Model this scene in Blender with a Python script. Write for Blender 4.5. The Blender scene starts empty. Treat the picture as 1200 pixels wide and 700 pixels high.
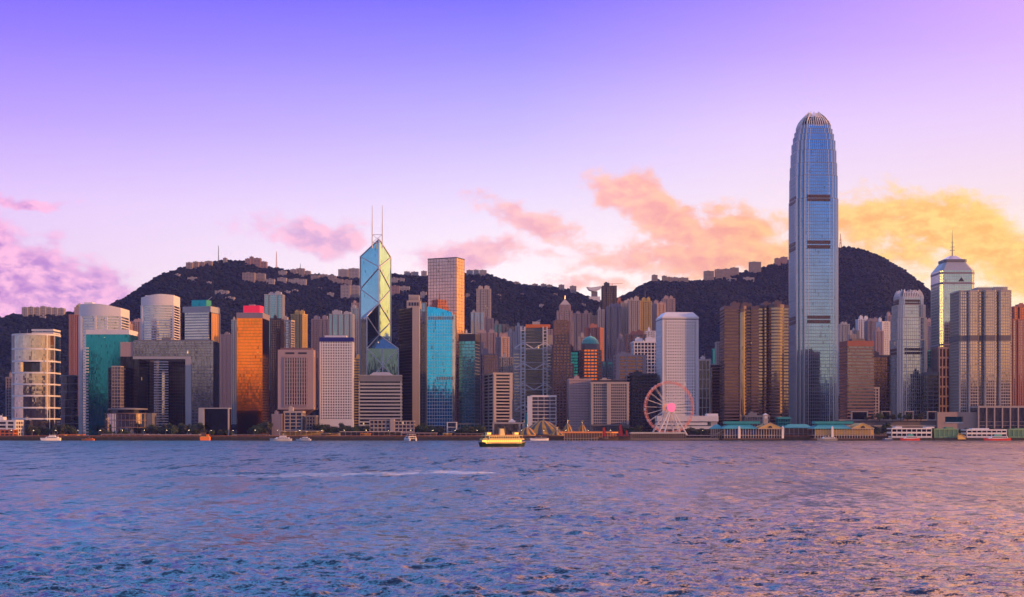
import bpy, bmesh, math, random
import numpy as np
from mathutils import Vector, noise

random.seed(7)
rng = np.random.default_rng(11)
sc = bpy.context.scene
COL = sc.collection
F = 1616.0            # focal length of the photograph in its own pixels
CAMZ = 15.0
HOR = 500.0

# ------------------------------------------------------------------ camera
cam_d = bpy.data.cameras.new('camera')
cam_d.sensor_width = 36.0
cam_d.lens = 36.0 * F / 1200.0
cam_d.shift_y = 150.0 / 1200.0
cam_d.clip_start = 1.0
cam_d.clip_end = 30000.0
cam = bpy.data.objects.new('camera', cam_d)
COL.objects.link(cam)
cam.location = (0, 0, CAMZ)
cam.rotation_euler = (math.pi / 2, 0, 0)
sc.camera = cam

# ------------------------------------------------------------------ sun
SUN_AZ_FRONT = 15.0    # degrees the sun stands on the viewer's side of due right
SUN_EL = 10.0
sd = Vector((math.cos(math.radians(SUN_AZ_FRONT)) * math.cos(math.radians(SUN_EL)),
             -math.sin(math.radians(SUN_AZ_FRONT)) * math.cos(math.radians(SUN_EL)),
             math.sin(math.radians(SUN_EL))))
sun_d = bpy.data.lights.new('sun', 'SUN')
sun_d.energy = 4.2
sun_d.angle = math.radians(0.6)
sun_d.color = (1.0, 0.42, 0.10)
sun = bpy.data.objects.new('sun', sun_d)
COL.objects.link(sun)
sun.rotation_euler = sd.to_track_quat('Z', 'Y').to_euler()

# ------------------------------------------------------------------ view
sc.view_settings.view_transform = 'Standard'
sc.view_settings.look = 'None'
sc.view_settings.exposure = 0.0
sc.view_settings.gamma = 1.0
sc.render.engine = 'CYCLES'
sc.cycles.use_denoising = True
sc.cycles.max_bounces = 6
sc.cycles.glossy_bounces = 3
sc.cycles.diffuse_bounces = 2
sc.cycles.transmission_bounces = 2
sc.cycles.sample_clamp_indirect = 4.0
sc.cycles.caustics_reflective = False
sc.cycles.caustics_refractive = False


def lin(c):
    r = []
    for v in c[:3]:
        v = v / 255.0
        r.append(v / 12.92 if v <= 0.04045 else ((v + 0.055) / 1.055) ** 2.4)
    return (r[0], r[1], r[2], 1.0)


# ------------------------------------------------------------------ node helpers
class NT:
    def __init__(s, tree):
        s.t = tree
        s.n = tree.nodes
        s.l = tree.links

    def new(s, typ, **kw):
        n = s.n.new(typ)
        for k, v in kw.items():
            setattr(n, k, v)
        return n

    def put(s, sock, v):
        if hasattr(v, 'is_output') or isinstance(v, bpy.types.NodeSocket):
            s.l.new(v, sock)
        else:
            sock.default_value = v

    def m(s, op, a, b=None, c=None, clamp=False):
        n = s.new('ShaderNodeMath', operation=op)
        n.use_clamp = clamp
        s.put(n.inputs[0], a)
        if b is not None:
            s.put(n.inputs[1], b)
        if c is not None:
            s.put(n.inputs[2], c)
        return n.outputs[0]

    def mix(s, fac, a, b, blend='MIX'):
        n = s.new('ShaderNodeMix', data_type='RGBA', blend_type=blend)
        s.put(n.inputs[0], fac)
        s.put(n.inputs[6], a)
        s.put(n.inputs[7], b)
        return n.outputs[2]

    def ramp(s, fac, stops, interp='LINEAR'):
        n = s.new('ShaderNodeValToRGB')
        n.color_ramp.interpolation = interp
        e = n.color_ramp.elements
        while len(e) > 1:
            e.remove(e[-1])
        e[0].position = stops[0][0]
        e[0].color = stops[0][1]
        for p, c in stops[1:]:
            k = e.new(p)
            k.color = c
        s.put(n.inputs[0], fac)
        return n.outputs[0]

    def rng(s, v, a, b, c=0.0, d=1.0, smooth=False):
        n = s.new('ShaderNodeMapRange')
        if smooth:
            n.interpolation_type = 'SMOOTHSTEP'
        s.put(n.inputs[0], v)
        n.inputs[1].default_value = a
        n.inputs[2].default_value = b
        n.inputs[3].default_value = c
        n.inputs[4].default_value = d
        return n.outputs[0]

    def comb(s, x, y, z=0.0):
        n = s.new('ShaderNodeCombineXYZ')
        s.put(n.inputs[0], x)
        s.put(n.inputs[1], y)
        s.put(n.inputs[2], z)
        return n.outputs[0]

    def sep(s, v):
        n = s.new('ShaderNodeSeparateXYZ')
        s.put(n.inputs[0], v)
        return n.outputs

    def noise(s, vec, scale, detail=3.0, rough=0.55, dims='3D', dist=0.0):
        n = s.new('ShaderNodeTexNoise', noise_dimensions=dims)
        s.put(n.inputs['Vector'], vec)
        n.inputs['Scale'].default_value = scale
        n.inputs['Detail'].default_value = detail
        n.inputs['Roughness'].default_value = rough
        n.inputs['Distortion'].default_value = dist
        return n.outputs[0], n.outputs[1]

    def vm(s, op, a, b=None):
        n = s.new('ShaderNodeVectorMath', operation=op)
        s.put(n.inputs[0], a)
        if b is not None:
            s.put(n.inputs[1], b)
        return n.outputs[1] if op in ('LENGTH', 'DOT_PRODUCT', 'DISTANCE') else n.outputs[0]


# ------------------------------------------------------------------ world: dusk sky with clouds
world = bpy.data.worlds.new('World')
sc.world = world
world.use_nodes = True
W = NT(world.node_tree)
W.n.clear()
tc = W.new('ShaderNodeTexCoord')
dx, dy, dz = W.sep(tc.outputs['Generated'])[:3]
az = W.m('MULTIPLY', W.m('ARCTAN2', dx, dy), 180 / math.pi)       # 0 straight ahead, + to the right
el = W.m('MULTIPLY', W.m('ARCSINE', W.m('MINIMUM', W.m('MAXIMUM', dz, -1.0), 1.0)), 180 / math.pi)
azf = W.m('ADD', W.m('DIVIDE', az, 360.0), 0.5)
AZ = [-180, -90, -21, 0, 10, 21, 36, 90, 140, 180]
ROWS = [  # elevation, colours at those azimuths
    (0.0,  [(255, 196, 150), (190, 150, 190), (250, 184, 212), (255, 222, 204), (255, 232, 196), (255, 230, 160), (255, 190, 70), (255, 150, 50), (255, 180, 110), (255, 196, 150)]),
    (3.5,  [(250, 205, 175), (150, 165, 210), (249, 204, 228), (255, 243, 230), (255, 246, 226), (255, 243, 190), (255, 200, 90), (255, 175, 75), (250, 190, 140), (250, 205, 175)]),
    (6.0,  [(226, 198, 196), (100, 170, 218), (243, 216, 241), (255, 240, 238), (255, 240, 230), (255, 236, 206), (255, 205, 115), (255, 195, 115), (220, 185, 180), (226, 198, 196)]),
    (8.8,  [(125, 170, 218), (85, 155, 222), (231, 203, 250), (246, 229, 251), (252, 232, 243), (253, 230, 232), (255, 205, 135), (250, 205, 160), (160, 165, 205), (125, 170, 218)]),
    (12.0, [(80, 138, 215), (80, 142, 220), (190, 160, 249), (204, 188, 255), (230, 206, 251), (235, 207, 247), (255, 200, 150), (230, 190, 190), (125, 150, 212), (80, 138, 215)]),
    (15.0, [(100, 135, 215), (100, 145, 222), (150, 124, 251), (160, 146, 255), (192, 162, 253), (217, 177, 251), (252, 192, 165), (225, 185, 205), (130, 150, 215), (100, 135, 215)]),
    (18.0, [(140, 155, 225), (140, 165, 230), (106, 88, 250), (112, 100, 255), (152, 124, 253), (207, 154, 248), (250, 188, 175), (220, 175, 210), (150, 160, 220), (140, 155, 225)]),
    (22.5, [(172, 178, 235), (165, 180, 238), (108, 182, 252), (140, 176, 250), (228, 170, 188), (255, 176, 140), (255, 178, 120), (235, 185, 205), (175, 175, 225), (172, 178, 235)]),
    (40.0, [(165, 175, 238), (155, 175, 240), (100, 178, 250), (132, 172, 248), (225, 168, 185), (255, 172, 130), (250, 172, 120), (220, 175, 195), (170, 175, 230), (165, 175, 238)]),
    (60.0, [(140, 155, 225), (140, 155, 225), (130, 155, 228), (135, 155, 228), (140, 155, 225), (150, 155, 220), (150, 155, 220), (145, 155, 222), (140, 155, 225), (140, 155, 225)]),
]
HIGH = {-90: 0.62, -21: 2.1, 0: 1.9, 10: 2.6, 21: 4.2, 36: 4.6}      # brighter overhead, warm side most
WEST = [1.6, 2.2, 2.2, 2.0, 1.8, 1.5, 1.2, 1.0, 1.0, 1.0]     # the sky is brightest towards the setting sun
prev = None
for i, (e0, cs) in enumerate(ROWS):
    r = W.ramp(azf, [((a + 180) / 360.0, tuple(v * (WEST[i] if a == 90 else 1.0 + 0.75 * (WEST[i] - 1.0) if (a == 36 and i < 6) else 1.16 if (i < 3 and a in (0, 10, 21)) else HIGH.get(a, 0.62) if i in (7, 8) else 0.62 if (i == 6 and abs(a) > 60) else 1.0) for v in lin(c)[:3]) + (1,)) for a, c in zip(AZ, cs)])
    if prev is None:
        prev = r
    else:
        prev = W.mix(W.rng(el, ROWS[i - 1][0], e0), prev, r)
grad = prev
# clouds: soft ellipses broken up by noise, given by direction (azimuth, elevation)


def p2d(px, py):
    a = math.atan2(px - 600, F)
    return math.degrees(a), math.degrees(math.atan((HOR - py) / F * math.cos(a)))


ae = W.comb(az, el, 0.0)
_, wn = W.noise(ae, 0.55, 3, 0.55)
warp = W.vm('MULTIPLY', W.vm('SUBTRACT', wn, (0.5, 0.5, 0.5)), (2.6, 1.5, 0.0))
aew = W.vm('ADD', ae, warp)
BLOBS = [  # px, py, half width, half height, roll degrees, strength
    (-40, 305, 140, 50, -16, 1.9), (58, 326, 130, 34, -20, 1.6), (25, 366, 170, 26, 0, 1.0), (30, 235, 60, 9, 0, 1.05),
    (372, 276, 66, 19, -6, 1.15), (312, 262, 60, 16, 12, .6), (430, 268, 40, 12, 0, .45),
    (548, 299, 82, 21, 4, 1.15), (640, 300, 60, 12, 0, .6), (628, 262, 74, 20, -18, 1.05), (570, 235, 46, 12, -16, .6),
    (735, 222, 52, 26, -10, 1.25), (790, 262, 96, 26, -30, 1.25), (858, 272, 80, 30, 0, 1.2),
    (750, 300, 110, 24, 0, .9), (850, 304, 160, 30, 0, 1.15), (690, 330, 70, 12, 0, .8),
    (1020, 250, 80, 34, 5, 1.15), (1098, 262, 100, 36, -12, 1.35), (1180, 300, 110, 36, -26, 1.25), (1060, 300, 130, 34, 0, .85),
    (1240, 330, 90, 26, 0, .8), (955, 300, 70, 36, 0, 1.0),
]
dens = None
for px, py, hw, hh, rol, stg in BLOBS:
    a, e = p2d(px, py)
    mp = W.new('ShaderNodeMapping', vector_type='TEXTURE')
    W.put(mp.inputs[0], aew)
    mp.inputs['Location'].default_value = (a, e, 0)
    mp.inputs['Rotation'].default_value = (0, 0, math.radians(rol))
    k = math.degrees(1 / F)
    mp.inputs['Scale'].default_value = (hw * k * 1.25, hh * k * 1.35, 1)
    d = W.vm('LENGTH', mp.outputs[0])
    v = W.m('MULTIPLY', W.rng(d, 0.0, 1.25, 1.0, 0.0, smooth=True), stg)
    dens = v if dens is None else W.m('MAXIMUM', dens, v)
aes = W.vm('MULTIPLY', ae, (1.0, 1.7, 1.0))
n1, _ = W.noise(aes, 0.8, 8, 0.66)
aes2 = W.vm('ADD', aes, (0.35, 0.42, 0.0))
n2, _ = W.noise(aes2, 0.8, 5, 0.62)
d0 = W.m('ADD', dens, W.m('MULTIPLY', W.m('SUBTRACT', n1, 0.5), 1.65))
cover = W.rng(d0, 0.26, 0.92, 0.0, 0.95, smooth=True)
shade = W.rng(W.m('SUBTRACT', n1, n2), -0.12, 0.12, 0.0, 1.0)
thick = W.rng(d0, 0.55, 1.35, 0.0, 1.0)
lightc = W.ramp(azf, [((a + 180) / 360.0, lin(c)) for a, c in [(-24, (255, 188, 222)), (-14, (250, 186, 222)), (-3, (252, 196, 206)), (3, (255, 196, 178)), (8, (255, 190, 146)), (13, (255, 206, 116)), (19, (255, 216, 112)), (30, (255, 200, 90))]])
darkc = W.ramp(azf, [((a + 180) / 360.0, lin(c)) for a, c in [(-24, (200, 124, 198)), (-17, (176, 126, 200)), (-8, (196, 158, 205)), (-2, (218, 158, 192)), (3, (238, 160, 168)), (8, (240, 152, 142)), (13, (246, 164, 84)), (19, (252, 180, 72)), (30, (240, 140, 50))]])
ccol = W.mix(W.m('MULTIPLY', W.m('SUBTRACT', 1.0, shade), W.m('ADD', 0.45, W.m('MULTIPLY', thick, 0.55))), lightc, darkc)
front = W.rng(dy, 0.2, 0.5)
ccol = W.mix(1.0, ccol, (1.08, 1.08, 1.08, 1), 'MULTIPLY')
skyc = W.mix(W.m('MULTIPLY', cover, front), grad, ccol)
nish = W.new('ShaderNodeTexSky', sky_type='NISHITA')
nish.sun_disc = False
nish.sun_elevation = math.radians(SUN_EL)
nish.sun_rotation = math.radians(90 + SUN_AZ_FRONT)
addn = W.new('ShaderNodeAddShader')
b1 = W.new('ShaderNodeBackground')
W.put(b1.inputs[0], skyc)
b1.inputs[1].default_value = 1.10
b2 = W.new('ShaderNodeBackground')
W.put(b2.inputs[0], nish.outputs[0])
b2.inputs[1].default_value = 0.006
W.l.new(b1.outputs[0], addn.inputs[0])
W.l.new(b2.outputs[0], addn.inputs[1])
wo = W.new('ShaderNodeOutputWorld')
W.l.new(addn.outputs[0], wo.inputs[0])
world.cycles.sampling_method = 'MANUAL'
world.cycles.sample_map_resolution = 1024

# ------------------------------------------------------------------ materials
_mats = {}


def newmat(name):
    m = bpy.data.materials.new(name)
    m.use_nodes = True
    t = NT(m.node_tree)
    t.n.clear()
    o = t.new('ShaderNodeOutputMaterial')
    b = t.new('ShaderNodeBsdfPrincipled')
    t.l.new(b.outputs[0], o.inputs[0])
    return m, t, b


def solid(name, rgb, rough=0.6, metal=0.0, var=0.12, emit=None, es=0.0, scale=0.12):
    """painted / plastered / stone surface with weathering: broad blotches and vertical streaks"""
    if name in _mats:
        return _mats[name]
    m, t, b = newmat(name)
    g = t.new('ShaderNodeNewGeometry')
    n, _ = t.noise(g.outputs['Position'], scale, 4, 0.6)
    s = t.vm('MULTIPLY', g.outputs['Position'], (0.5, 0.5, 0.03))
    n2, _ = t.noise(s, 1.0, 3, 0.6)
    f = t.m('ADD', t.m('MULTIPLY', t.m('SUBTRACT', n, 0.5), 2 * var), t.m('MULTIPLY', t.m('SUBTRACT', n2, 0.5), 2 * var))
    f = t.m('ADD', 1.0, f)
    c = t.mix(1.0, (rgb[0], rgb[1], rgb[2], 1), t.comb(f, f, f), 'MULTIPLY')
    t.put(b.inputs['Base Color'], c)
    b.inputs['Roughness'].default_value = rough
    b.inputs['Metallic'].default_value = metal
    if emit:
        b.inputs['Emission Color'].default_value = (*emit, 1)
        b.inputs['Emission Strength'].default_value = es
    _mats[name] = m
    return m


def glass(name, tint, bay=3.0, fh=4.0, metal=1.0, rough=0.06, tilt=0.004, var=0.10, lit=0.002, dark=0.05, split=0.0):
    """curtain wall glass: every pane (UV in metres) has its own slight tilt, tint and blind"""
    if name in _mats:
        return _mats[name]
    m, t, b = newmat(name)
    uv = t.new('ShaderNodeUVMap')
    u, v = t.sep(uv.outputs[0])[:2]
    cu = t.m('FLOOR', t.m('DIVIDE', u, bay))
    cv = t.m('FLOOR', t.m('DIVIDE', v, fh))
    oi = t.new('ShaderNodeObjectInfo')
    cell = t.comb(cu, cv, t.m('FLOOR', t.m('MULTIPLY', oi.outputs['Random'], 97.0)))
    wn = t.new('ShaderNodeTexWhiteNoise', noise_dimensions='3D')
    t.put(wn.inputs[0], cell)
    r1, rc = wn.outputs[0], wn.outputs[1]
    wn2 = t.new('ShaderNodeTexWhiteNoise', noise_dimensions='3D')
    t.put(wn2.inputs[0], t.vm('ADD', cell, (31.3, 17.7, 5.1)))
    r2 = wn2.outputs[0]
    big, bigc = t.noise(t.comb(t.m('DIVIDE', u, 18.0), t.m('DIVIDE', v, 26.0), 0.0), 1.0, 2, 0.5)
    f = t.m('ADD', 1.0 - var, t.m('MULTIPLY', r1, 2 * var))
    f = t.m('MULTIPLY', f, t.m('ADD', 0.75, t.m('MULTIPLY', big, 0.5)))
    f = t.m('MULTIPLY', f, t.m('SUBTRACT', 1.0, t.m('MULTIPLY', t.m('LESS_THAN', r2, dark), 0.45)))
    c = t.mix(1.0, (tint[0], tint[1], tint[2], 1), t.comb(f, f, f), 'MULTIPLY')
    t.put(b.inputs['Base Color'], c)
    b.inputs['Metallic'].default_value = metal
    b.inputs['Roughness'].default_value = rough
    b.inputs['IOR'].default_value = 1.6
    g = t.new('ShaderNodeNewGeometry')
    off = t.vm('MULTIPLY', t.vm('SUBTRACT', rc, (0.5, 0.5, 0.5)), (tilt * 2, tilt * 2, tilt * 2))
    off2 = t.vm('MULTIPLY', t.vm('SUBTRACT', bigc, (0.5, 0.5, 0.5)), (tilt * 1.2, tilt * 1.2, tilt * 1.2))
    nn = t.vm('NORMALIZE', t.vm('ADD', g.outputs['Normal'], t.vm('ADD', off, off2)))
    t.put(b.inputs['Normal'], nn)
    if lit > 0:
        on = t.m('GREATER_THAN', r1, 1.0 - lit * 0.35)
        b.inputs['Emission Color'].default_value = (1.0, 0.55, 0.2, 1)
        t.put(b.inputs['Emission Strength'], t.m('MULTIPLY', on, 0.9))
    _mats[name] = m
    return m


# ------------------------------------------------------------------ mesh builder
class MB:
    def __init__(s):
        s.v, s.f, s.mi, s.uv = [], [], [], []

    def face(s, pts, uvs=None, mi=0):
        k = len(s.v)
        s.v.extend(pts)
        s.f.append(tuple(range(k, k + len(pts))))
        s.mi.append(mi)
        s.uv.extend(uvs if uvs else [(p[0] + p[1], p[2]) for p in pts])
        return s

    def box(s, x0, x1, y0, y1, z0, z1, mi=0):
        return s.prism([(x0, y0), (x1, y0), (x1, y1), (x0, y1)], z0, z1, mi=mi)

    def prism(s, poly, z0, z1, mi=0, caps=(True, True), top=None):
        """vertical prism of a counter-clockwise footprint; top = other footprint at z1"""
        n = len(poly)
        top = top or poly
        u = 0.0
        for i in range(n):
            p, q = poly[i], poly[(i + 1) % n]
            P, Q = top[i], top[(i + 1) % n]
            L = math.hypot(q[0] - p[0], q[1] - p[1])
            s.face([(p[0], p[1], z0), (q[0], q[1], z0), (Q[0], Q[1], z1), (P[0], P[1], z1)],
                   [(u, z0), (u + L, z0), (u + L, z1), (u, z1)], mi)
            u += L + 50.0
        if caps[1]:
            s.face([(p[0], p[1], z1) for p in top], None, mi)
        if caps[0]:
            s.face([(p[0], p[1], z0) for p in reversed(poly)], None, mi)
        return s

    def ring(s, po, pi, z0, z1, mi=0):
        """band between outer and inner footprints"""
        n = len(po)
        for i in range(n):
            j = (i + 1) % n
            a, b, c, d = po[i], po[j], pi[j], pi[i]
            s.face([(a[0], a[1], z0), (b[0], b[1], z0), (b[0], b[1], z1), (a[0], a[1], z1)], None, mi)
            s.face([(a[0], a[1], z1), (b[0], b[1], z1), (c[0], c[1], z1), (d[0], d[1], z1)], None, mi)
            s.face([(d[0], d[1], z0), (c[0], c[1], z0), (b[0], b[1], z0), (a[0], a[1], z0)], None, mi)
        return s

    def bar(s, p, q, r, n=4, r2=None, mi=0):
        p, q = Vector(p), Vector(q)
        r2 = r if r2 is None else r2
        d = q - p
        if d.length < 1e-6:
            return s
        d.normalize()
        a = Vector((0, 0, 1)) if abs(d.z) < 0.9 else Vector((1, 0, 0))
        x = d.cross(a).normalized()
        y = d.cross(x).normalized()
        A, B = [], []
        for i in range(n):
            t = 2 * math.pi * (i + 0.5) / n
            o = x * math.cos(t) + y * math.sin(t)
            A.append(tuple(p + o * r))
            B.append(tuple(q + o * r2))
        for i in range(n):
            j = (i + 1) % n
            s.face([A[j], A[i], B[i], B[j]], None, mi)
        s.face(A, None, mi)
        s.face(B[::-1], None, mi)
        return s

    def lathe(s, cx, cy, prof, n=24, mi=0, a0=0.0, a1=2 * math.pi):
        full = abs(a1 - a0 - 2 * math.pi) < 1e-6
        for k in range(len(prof) - 1):
            (r0, z0), (r1, z1) = prof[k], prof[k + 1]
            for i in range(n):
                t0 = a0 + (a1 - a0) * i / n
                t1 = a0 + (a1 - a0) * (i + 1) / n
                pts = [(cx + r0 * math.cos(t0), cy + r0 * math.sin(t0), z0), (cx + r0 * math.cos(t1), cy + r0 * math.sin(t1), z0),
                       (cx + r1 * math.cos(t1), cy + r1 * math.sin(t1), z1), (cx + r1 * math.cos(t0), cy + r1 * math.sin(t0), z1)]
                if r0 < 1e-6:
                    pts = [pts[0], pts[2], pts[3]]
                elif r1 < 1e-6:
                    pts = [pts[0], pts[1], pts[2]]
                rm = max(r0, r1)
                s.face(pts, [(rm * t0 + 7, z0), (rm * t1 + 7, z0), (rm * t1 + 7, z1), (rm * t0 + 7, z1)][:len(pts)], mi)
        return s

    def build(s, name, mat, parent=None, origin=None, smooth=False):
        me = bpy.data.meshes.new(name)
        o = origin
        if o is None:
            o = ROOT_LOC.get(parent.name, (0, 0, 0)) if parent is not None else (0, 0, 0)
        vs = [(p[0] - o[0], p[1] - o[1], p[2] - o[2]) for p in s.v]
        me.from_pydata(vs, [], s.f)
        uvl = me.uv_layers.new(name='UVMap')
        uvl.data.foreach_set('uv', [c for p in s.uv for c in p])
        mats = mat if isinstance(mat, (list, tuple)) else [mat]
        for mm in mats:
            me.materials.append(mm)
        if len(mats) > 1:
            me.polygons.foreach_set('material_index', s.mi)
        if smooth:
            me.polygons.foreach_set('use_smooth', [True] * len(me.polygons))
        me.update()
        ob = bpy.data.objects.new(name, me)
        COL.objects.link(ob)
        if parent is not None:
            ob.parent = parent
            ROOT_LOC[ob.name] = ROOT_LOC.get(parent.name, (0, 0, 0))
        else:
            ob.location = o
            ROOT_LOC[ob.name] = tuple(o)
        return ob


ROOT_LOC = {}


def tag(o, label=None, cat=None, group=None, kind=None):
    if label:
        o['label'] = label
    if cat:
        o['category'] = cat
    if group:
        o['group'] = group
    if kind:
        o['kind'] = kind
    return o


def thing(name, label, cat, loc, group=None):
    o = bpy.data.objects.new(name, None)
    o.empty_display_size = 2.0
    COL.objects.link(o)
    o.location = loc
    ROOT_LOC[o.name] = tuple(loc)
    return tag(o, label, cat, group)


def dup(root, loc, label=None, group=None, scale=None, rz=None):
    r = root.copy()
    COL.objects.link(r)
    r.location = loc
    if scale is not None:
        r.scale = (scale,) * 3 if not isinstance(scale, (tuple, list)) else scale
    if rz is not None:
        r.rotation_euler = (0, 0, rz)
    if label:
        r['label'] = label
    if group:
        r['group'] = group
    for ch in root.children:
        c = ch.copy()
        COL.objects.link(c)
        c.parent = r
        for gch in ch.children:
            d = gch.copy()
            COL.objects.link(d)
            d.parent = c
    return r


# photograph pixel -> metres at distance Y
def X(px, Y):
    return (px - 600.0) / F * Y


def Z(py, Y):
    return CAMZ + (HOR - py) / F * Y


def outset(poly, d):
    n = len(poly)
    out = []
    for i in range(n):
        a, b, c = poly[i - 1], poly[i], poly[(i + 1) % n]
        e1 = (b[0] - a[0], b[1] - a[1])
        e2 = (c[0] - b[0], c[1] - b[1])
        l1 = math.hypot(*e1) or 1
        l2 = math.hypot(*e2) or 1
        n1 = (e1[1] / l1, -e1[0] / l1)
        n2 = (e2[1] / l2, -e2[0] / l2)
        k = 1 + n1[0] * n2[0] + n1[1] * n2[1]
        k = max(k, 0.35)
        out.append((b[0] + d * (n1[0] + n2[0]) / k, b[1] + d * (n1[1] + n2[1]) / k))
    return out


def centroid(poly):
    return (sum(p[0] for p in poly) / len(poly), sum(p[1] for p in poly) / len(poly))


def scalepoly(poly, k, kc=None):
    c = kc or centroid(poly)
    return [(c[0] + (p[0] - c[0]) * k, c[1] + (p[1] - c[1]) * k) for p in poly]
# ------------------------------------------------------------------ terrain
RP = [(-700, 400), (-300, 384), (-60, 376), (0, 371), (40, 366), (90, 364), (122, 360), (135, 352), (150, 345), (165, 335), (185, 322), (205, 315), (225, 311), (250, 306), (265, 304), (285, 304),
      (300, 308), (320, 312), (335, 315), (350, 318), (370, 320), (400, 322), (420, 324), (450, 321), (470, 320), (490, 321), (510, 322), (545, 319),
      (560, 319), (575, 320), (590, 327), (610, 332), (640, 334), (660, 336), (675, 341), (690, 346), (700, 350), (712, 351), (725, 347), (740, 341),
      (755, 332), (770, 327), (790, 327), (820, 327), (850, 322), (880, 315), (905, 307), (925, 301), (950, 295), (975, 289), (990, 287), (1000, 288),
      (1020, 293), (1040, 302), (1060, 315), (1080, 331), (1100, 348), (1130, 364), (1160, 382), (1200, 402), (1300, 430), (1700, 450)]
RY = [(-700, 2900), (0, 3000), (130, 3100), (260, 3400), (420, 3500), (560, 3400), (700, 3300), (760, 3500), (990, 3900), (1100, 3700), (1200, 3300), (1700, 3000)]
Y0 = 2100.0
PXS = np.arange(-500, 1660, 5.0)
TS = np.concatenate([np.linspace(0, 1, 90), np.linspace(1.02, 1.4, 14)])
rpy = np.interp(PXS, [p[0] for p in RP], [p[1] for p in RP]) + 3.5
ryy = np.interp(PXS, [p[0] for p in RY], [p[1] for p in RY])
HX = np.zeros((len(TS), len(PXS)))
HY = np.zeros_like(HX)
HZ = np.zeros_like(HX)
for j, px in enumerate(PXS):
    Yr = ryy[j]
    k = (px - 600) / F
    zr = CAMZ + (HOR - rpy[j]) / F * Yr
    for i, t in enumerate(TS):
        Y = Y0 + (Yr - Y0) * t
        x = k * Y
        if t <= 1:
            s = 0.62 * t + 0.38 * t * t
            z = 5 + (zr - 5) * s
            w = math.sin(math.pi * min(t, 1.0)) ** 0.8
            a = noise.noise(Vector((x / 420.0, Y / 520.0, 1.3)))
            b = abs(noise.noise(Vector((x / 260.0 + 4, Y / 420.0, 7.7))))
            c = noise.noise(Vector((x / 90.0, Y / 90.0, 3.1)))
            z += w * (58 * a - 70 * b + 12 * c + 12)
            lim = CAMZ + (HOR - rpy[j] - 7 * (1 - t)) / F * Y * (0.985 if t < 0.96 else 1.0)
            z = min(z, lim)
            z += 3.0 * noise.noise(Vector((x / 40.0, Y / 40.0, 9.1))) * min(1, w * 2)
        else:
            z = zr * (1 - 0.55 * ((t - 1) / 0.4) ** 1.4)
        HX[i, j], HY[i, j], HZ[i, j] = x, Y, max(z, 4.2)


def hill_z(x, Y):
    px = 600 + F * x / Y
    j = (px - PXS[0]) / 5.0
    j0 = int(min(max(math.floor(j), 0), len(PXS) - 2))
    fj = min(max(j - j0, 0), 1)
    Yr = ryy[j0] * (1 - fj) + ryy[j0 + 1] * fj
    t = (Y - Y0) / (Yr - Y0)
    if t <= 0:
        return 4.0
    i = int(np.searchsorted(TS, t)) - 1
    i = min(max(i, 0), len(TS) - 2)
    fi = min(max((t - TS[i]) / (TS[i + 1] - TS[i]), 0), 1)
    a = HZ[i, j0] * (1 - fj) + HZ[i, j0 + 1] * fj
    b = HZ[i + 1, j0] * (1 - fj) + HZ[i + 1, j0 + 1] * fj
    return a * (1 - fi) + b * fi


def on_hill(px, py):
    """first ground point seen at that direction of the photograph"""
    k = (px - 600) / F
    Yr = float(np.interp(px, PXS, ryy))
    Y = Y0 + 20
    while Y < Yr:
        if CAMZ + (HOR - py) / F * Y < hill_z(k * Y, Y):
            return k * Y, Y, hill_z(k * Y, Y)
        Y += 8
    Y = Yr - 8
    return k * Y, Y, hill_z(k * Y, Y)


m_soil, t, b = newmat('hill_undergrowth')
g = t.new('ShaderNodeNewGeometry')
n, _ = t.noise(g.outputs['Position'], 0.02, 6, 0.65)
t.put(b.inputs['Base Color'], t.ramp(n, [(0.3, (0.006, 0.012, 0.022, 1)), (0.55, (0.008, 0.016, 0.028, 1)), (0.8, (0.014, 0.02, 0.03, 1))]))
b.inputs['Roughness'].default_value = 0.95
b.inputs['Specular IOR Level'].default_value = 0.08
nj, ni = len(PXS), len(TS)
vs = np.stack([HX.ravel(), HY.ravel(), HZ.ravel()], 1)
faces = [(i * nj + j, i * nj + j + 1, (i + 1) * nj + j + 1, (i + 1) * nj + j) for i in range(ni - 1) for j in range(nj - 1)]
me = bpy.data.meshes.new('hills')
me.from_pydata(vs.tolist(), [], faces)
me.polygons.foreach_set('use_smooth', [True] * len(faces))
me.materials.append(m_soil)
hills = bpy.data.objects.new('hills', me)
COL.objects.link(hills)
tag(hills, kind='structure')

# wood covering the hills: thousands of crowns, one mass
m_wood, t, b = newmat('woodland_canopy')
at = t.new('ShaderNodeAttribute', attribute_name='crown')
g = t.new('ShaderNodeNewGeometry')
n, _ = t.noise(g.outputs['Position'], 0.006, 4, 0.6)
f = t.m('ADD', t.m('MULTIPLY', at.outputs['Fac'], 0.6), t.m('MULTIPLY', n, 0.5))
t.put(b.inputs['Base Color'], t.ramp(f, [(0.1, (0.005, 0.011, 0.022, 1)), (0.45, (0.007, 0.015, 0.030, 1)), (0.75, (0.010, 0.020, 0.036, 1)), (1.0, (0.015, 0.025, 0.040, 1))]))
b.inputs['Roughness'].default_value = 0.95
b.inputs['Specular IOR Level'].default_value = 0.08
ico = bmesh.new()
bmesh.ops.create_icosphere(ico, subdivisions=1, radius=1.0)
ico.verts.ensure_lookup_table()
ICV = np.array([v.co[:] for v in ico.verts])
ICF = np.array([[v.index for v in f.verts] for f in ico.faces])
ico.free()
N = 110000
pxr = rng.uniform(-60, 1300, N)
tr = rng.uniform(0.02, 1.0, N) ** 0.9
extra = rng.uniform(-60, 1300, 7000)          # denser along the crest
pxr = np.concatenate([pxr, extra])
tr = np.concatenate([tr, rng.uniform(0.975, 1.03, 7000)])
P = []
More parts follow.
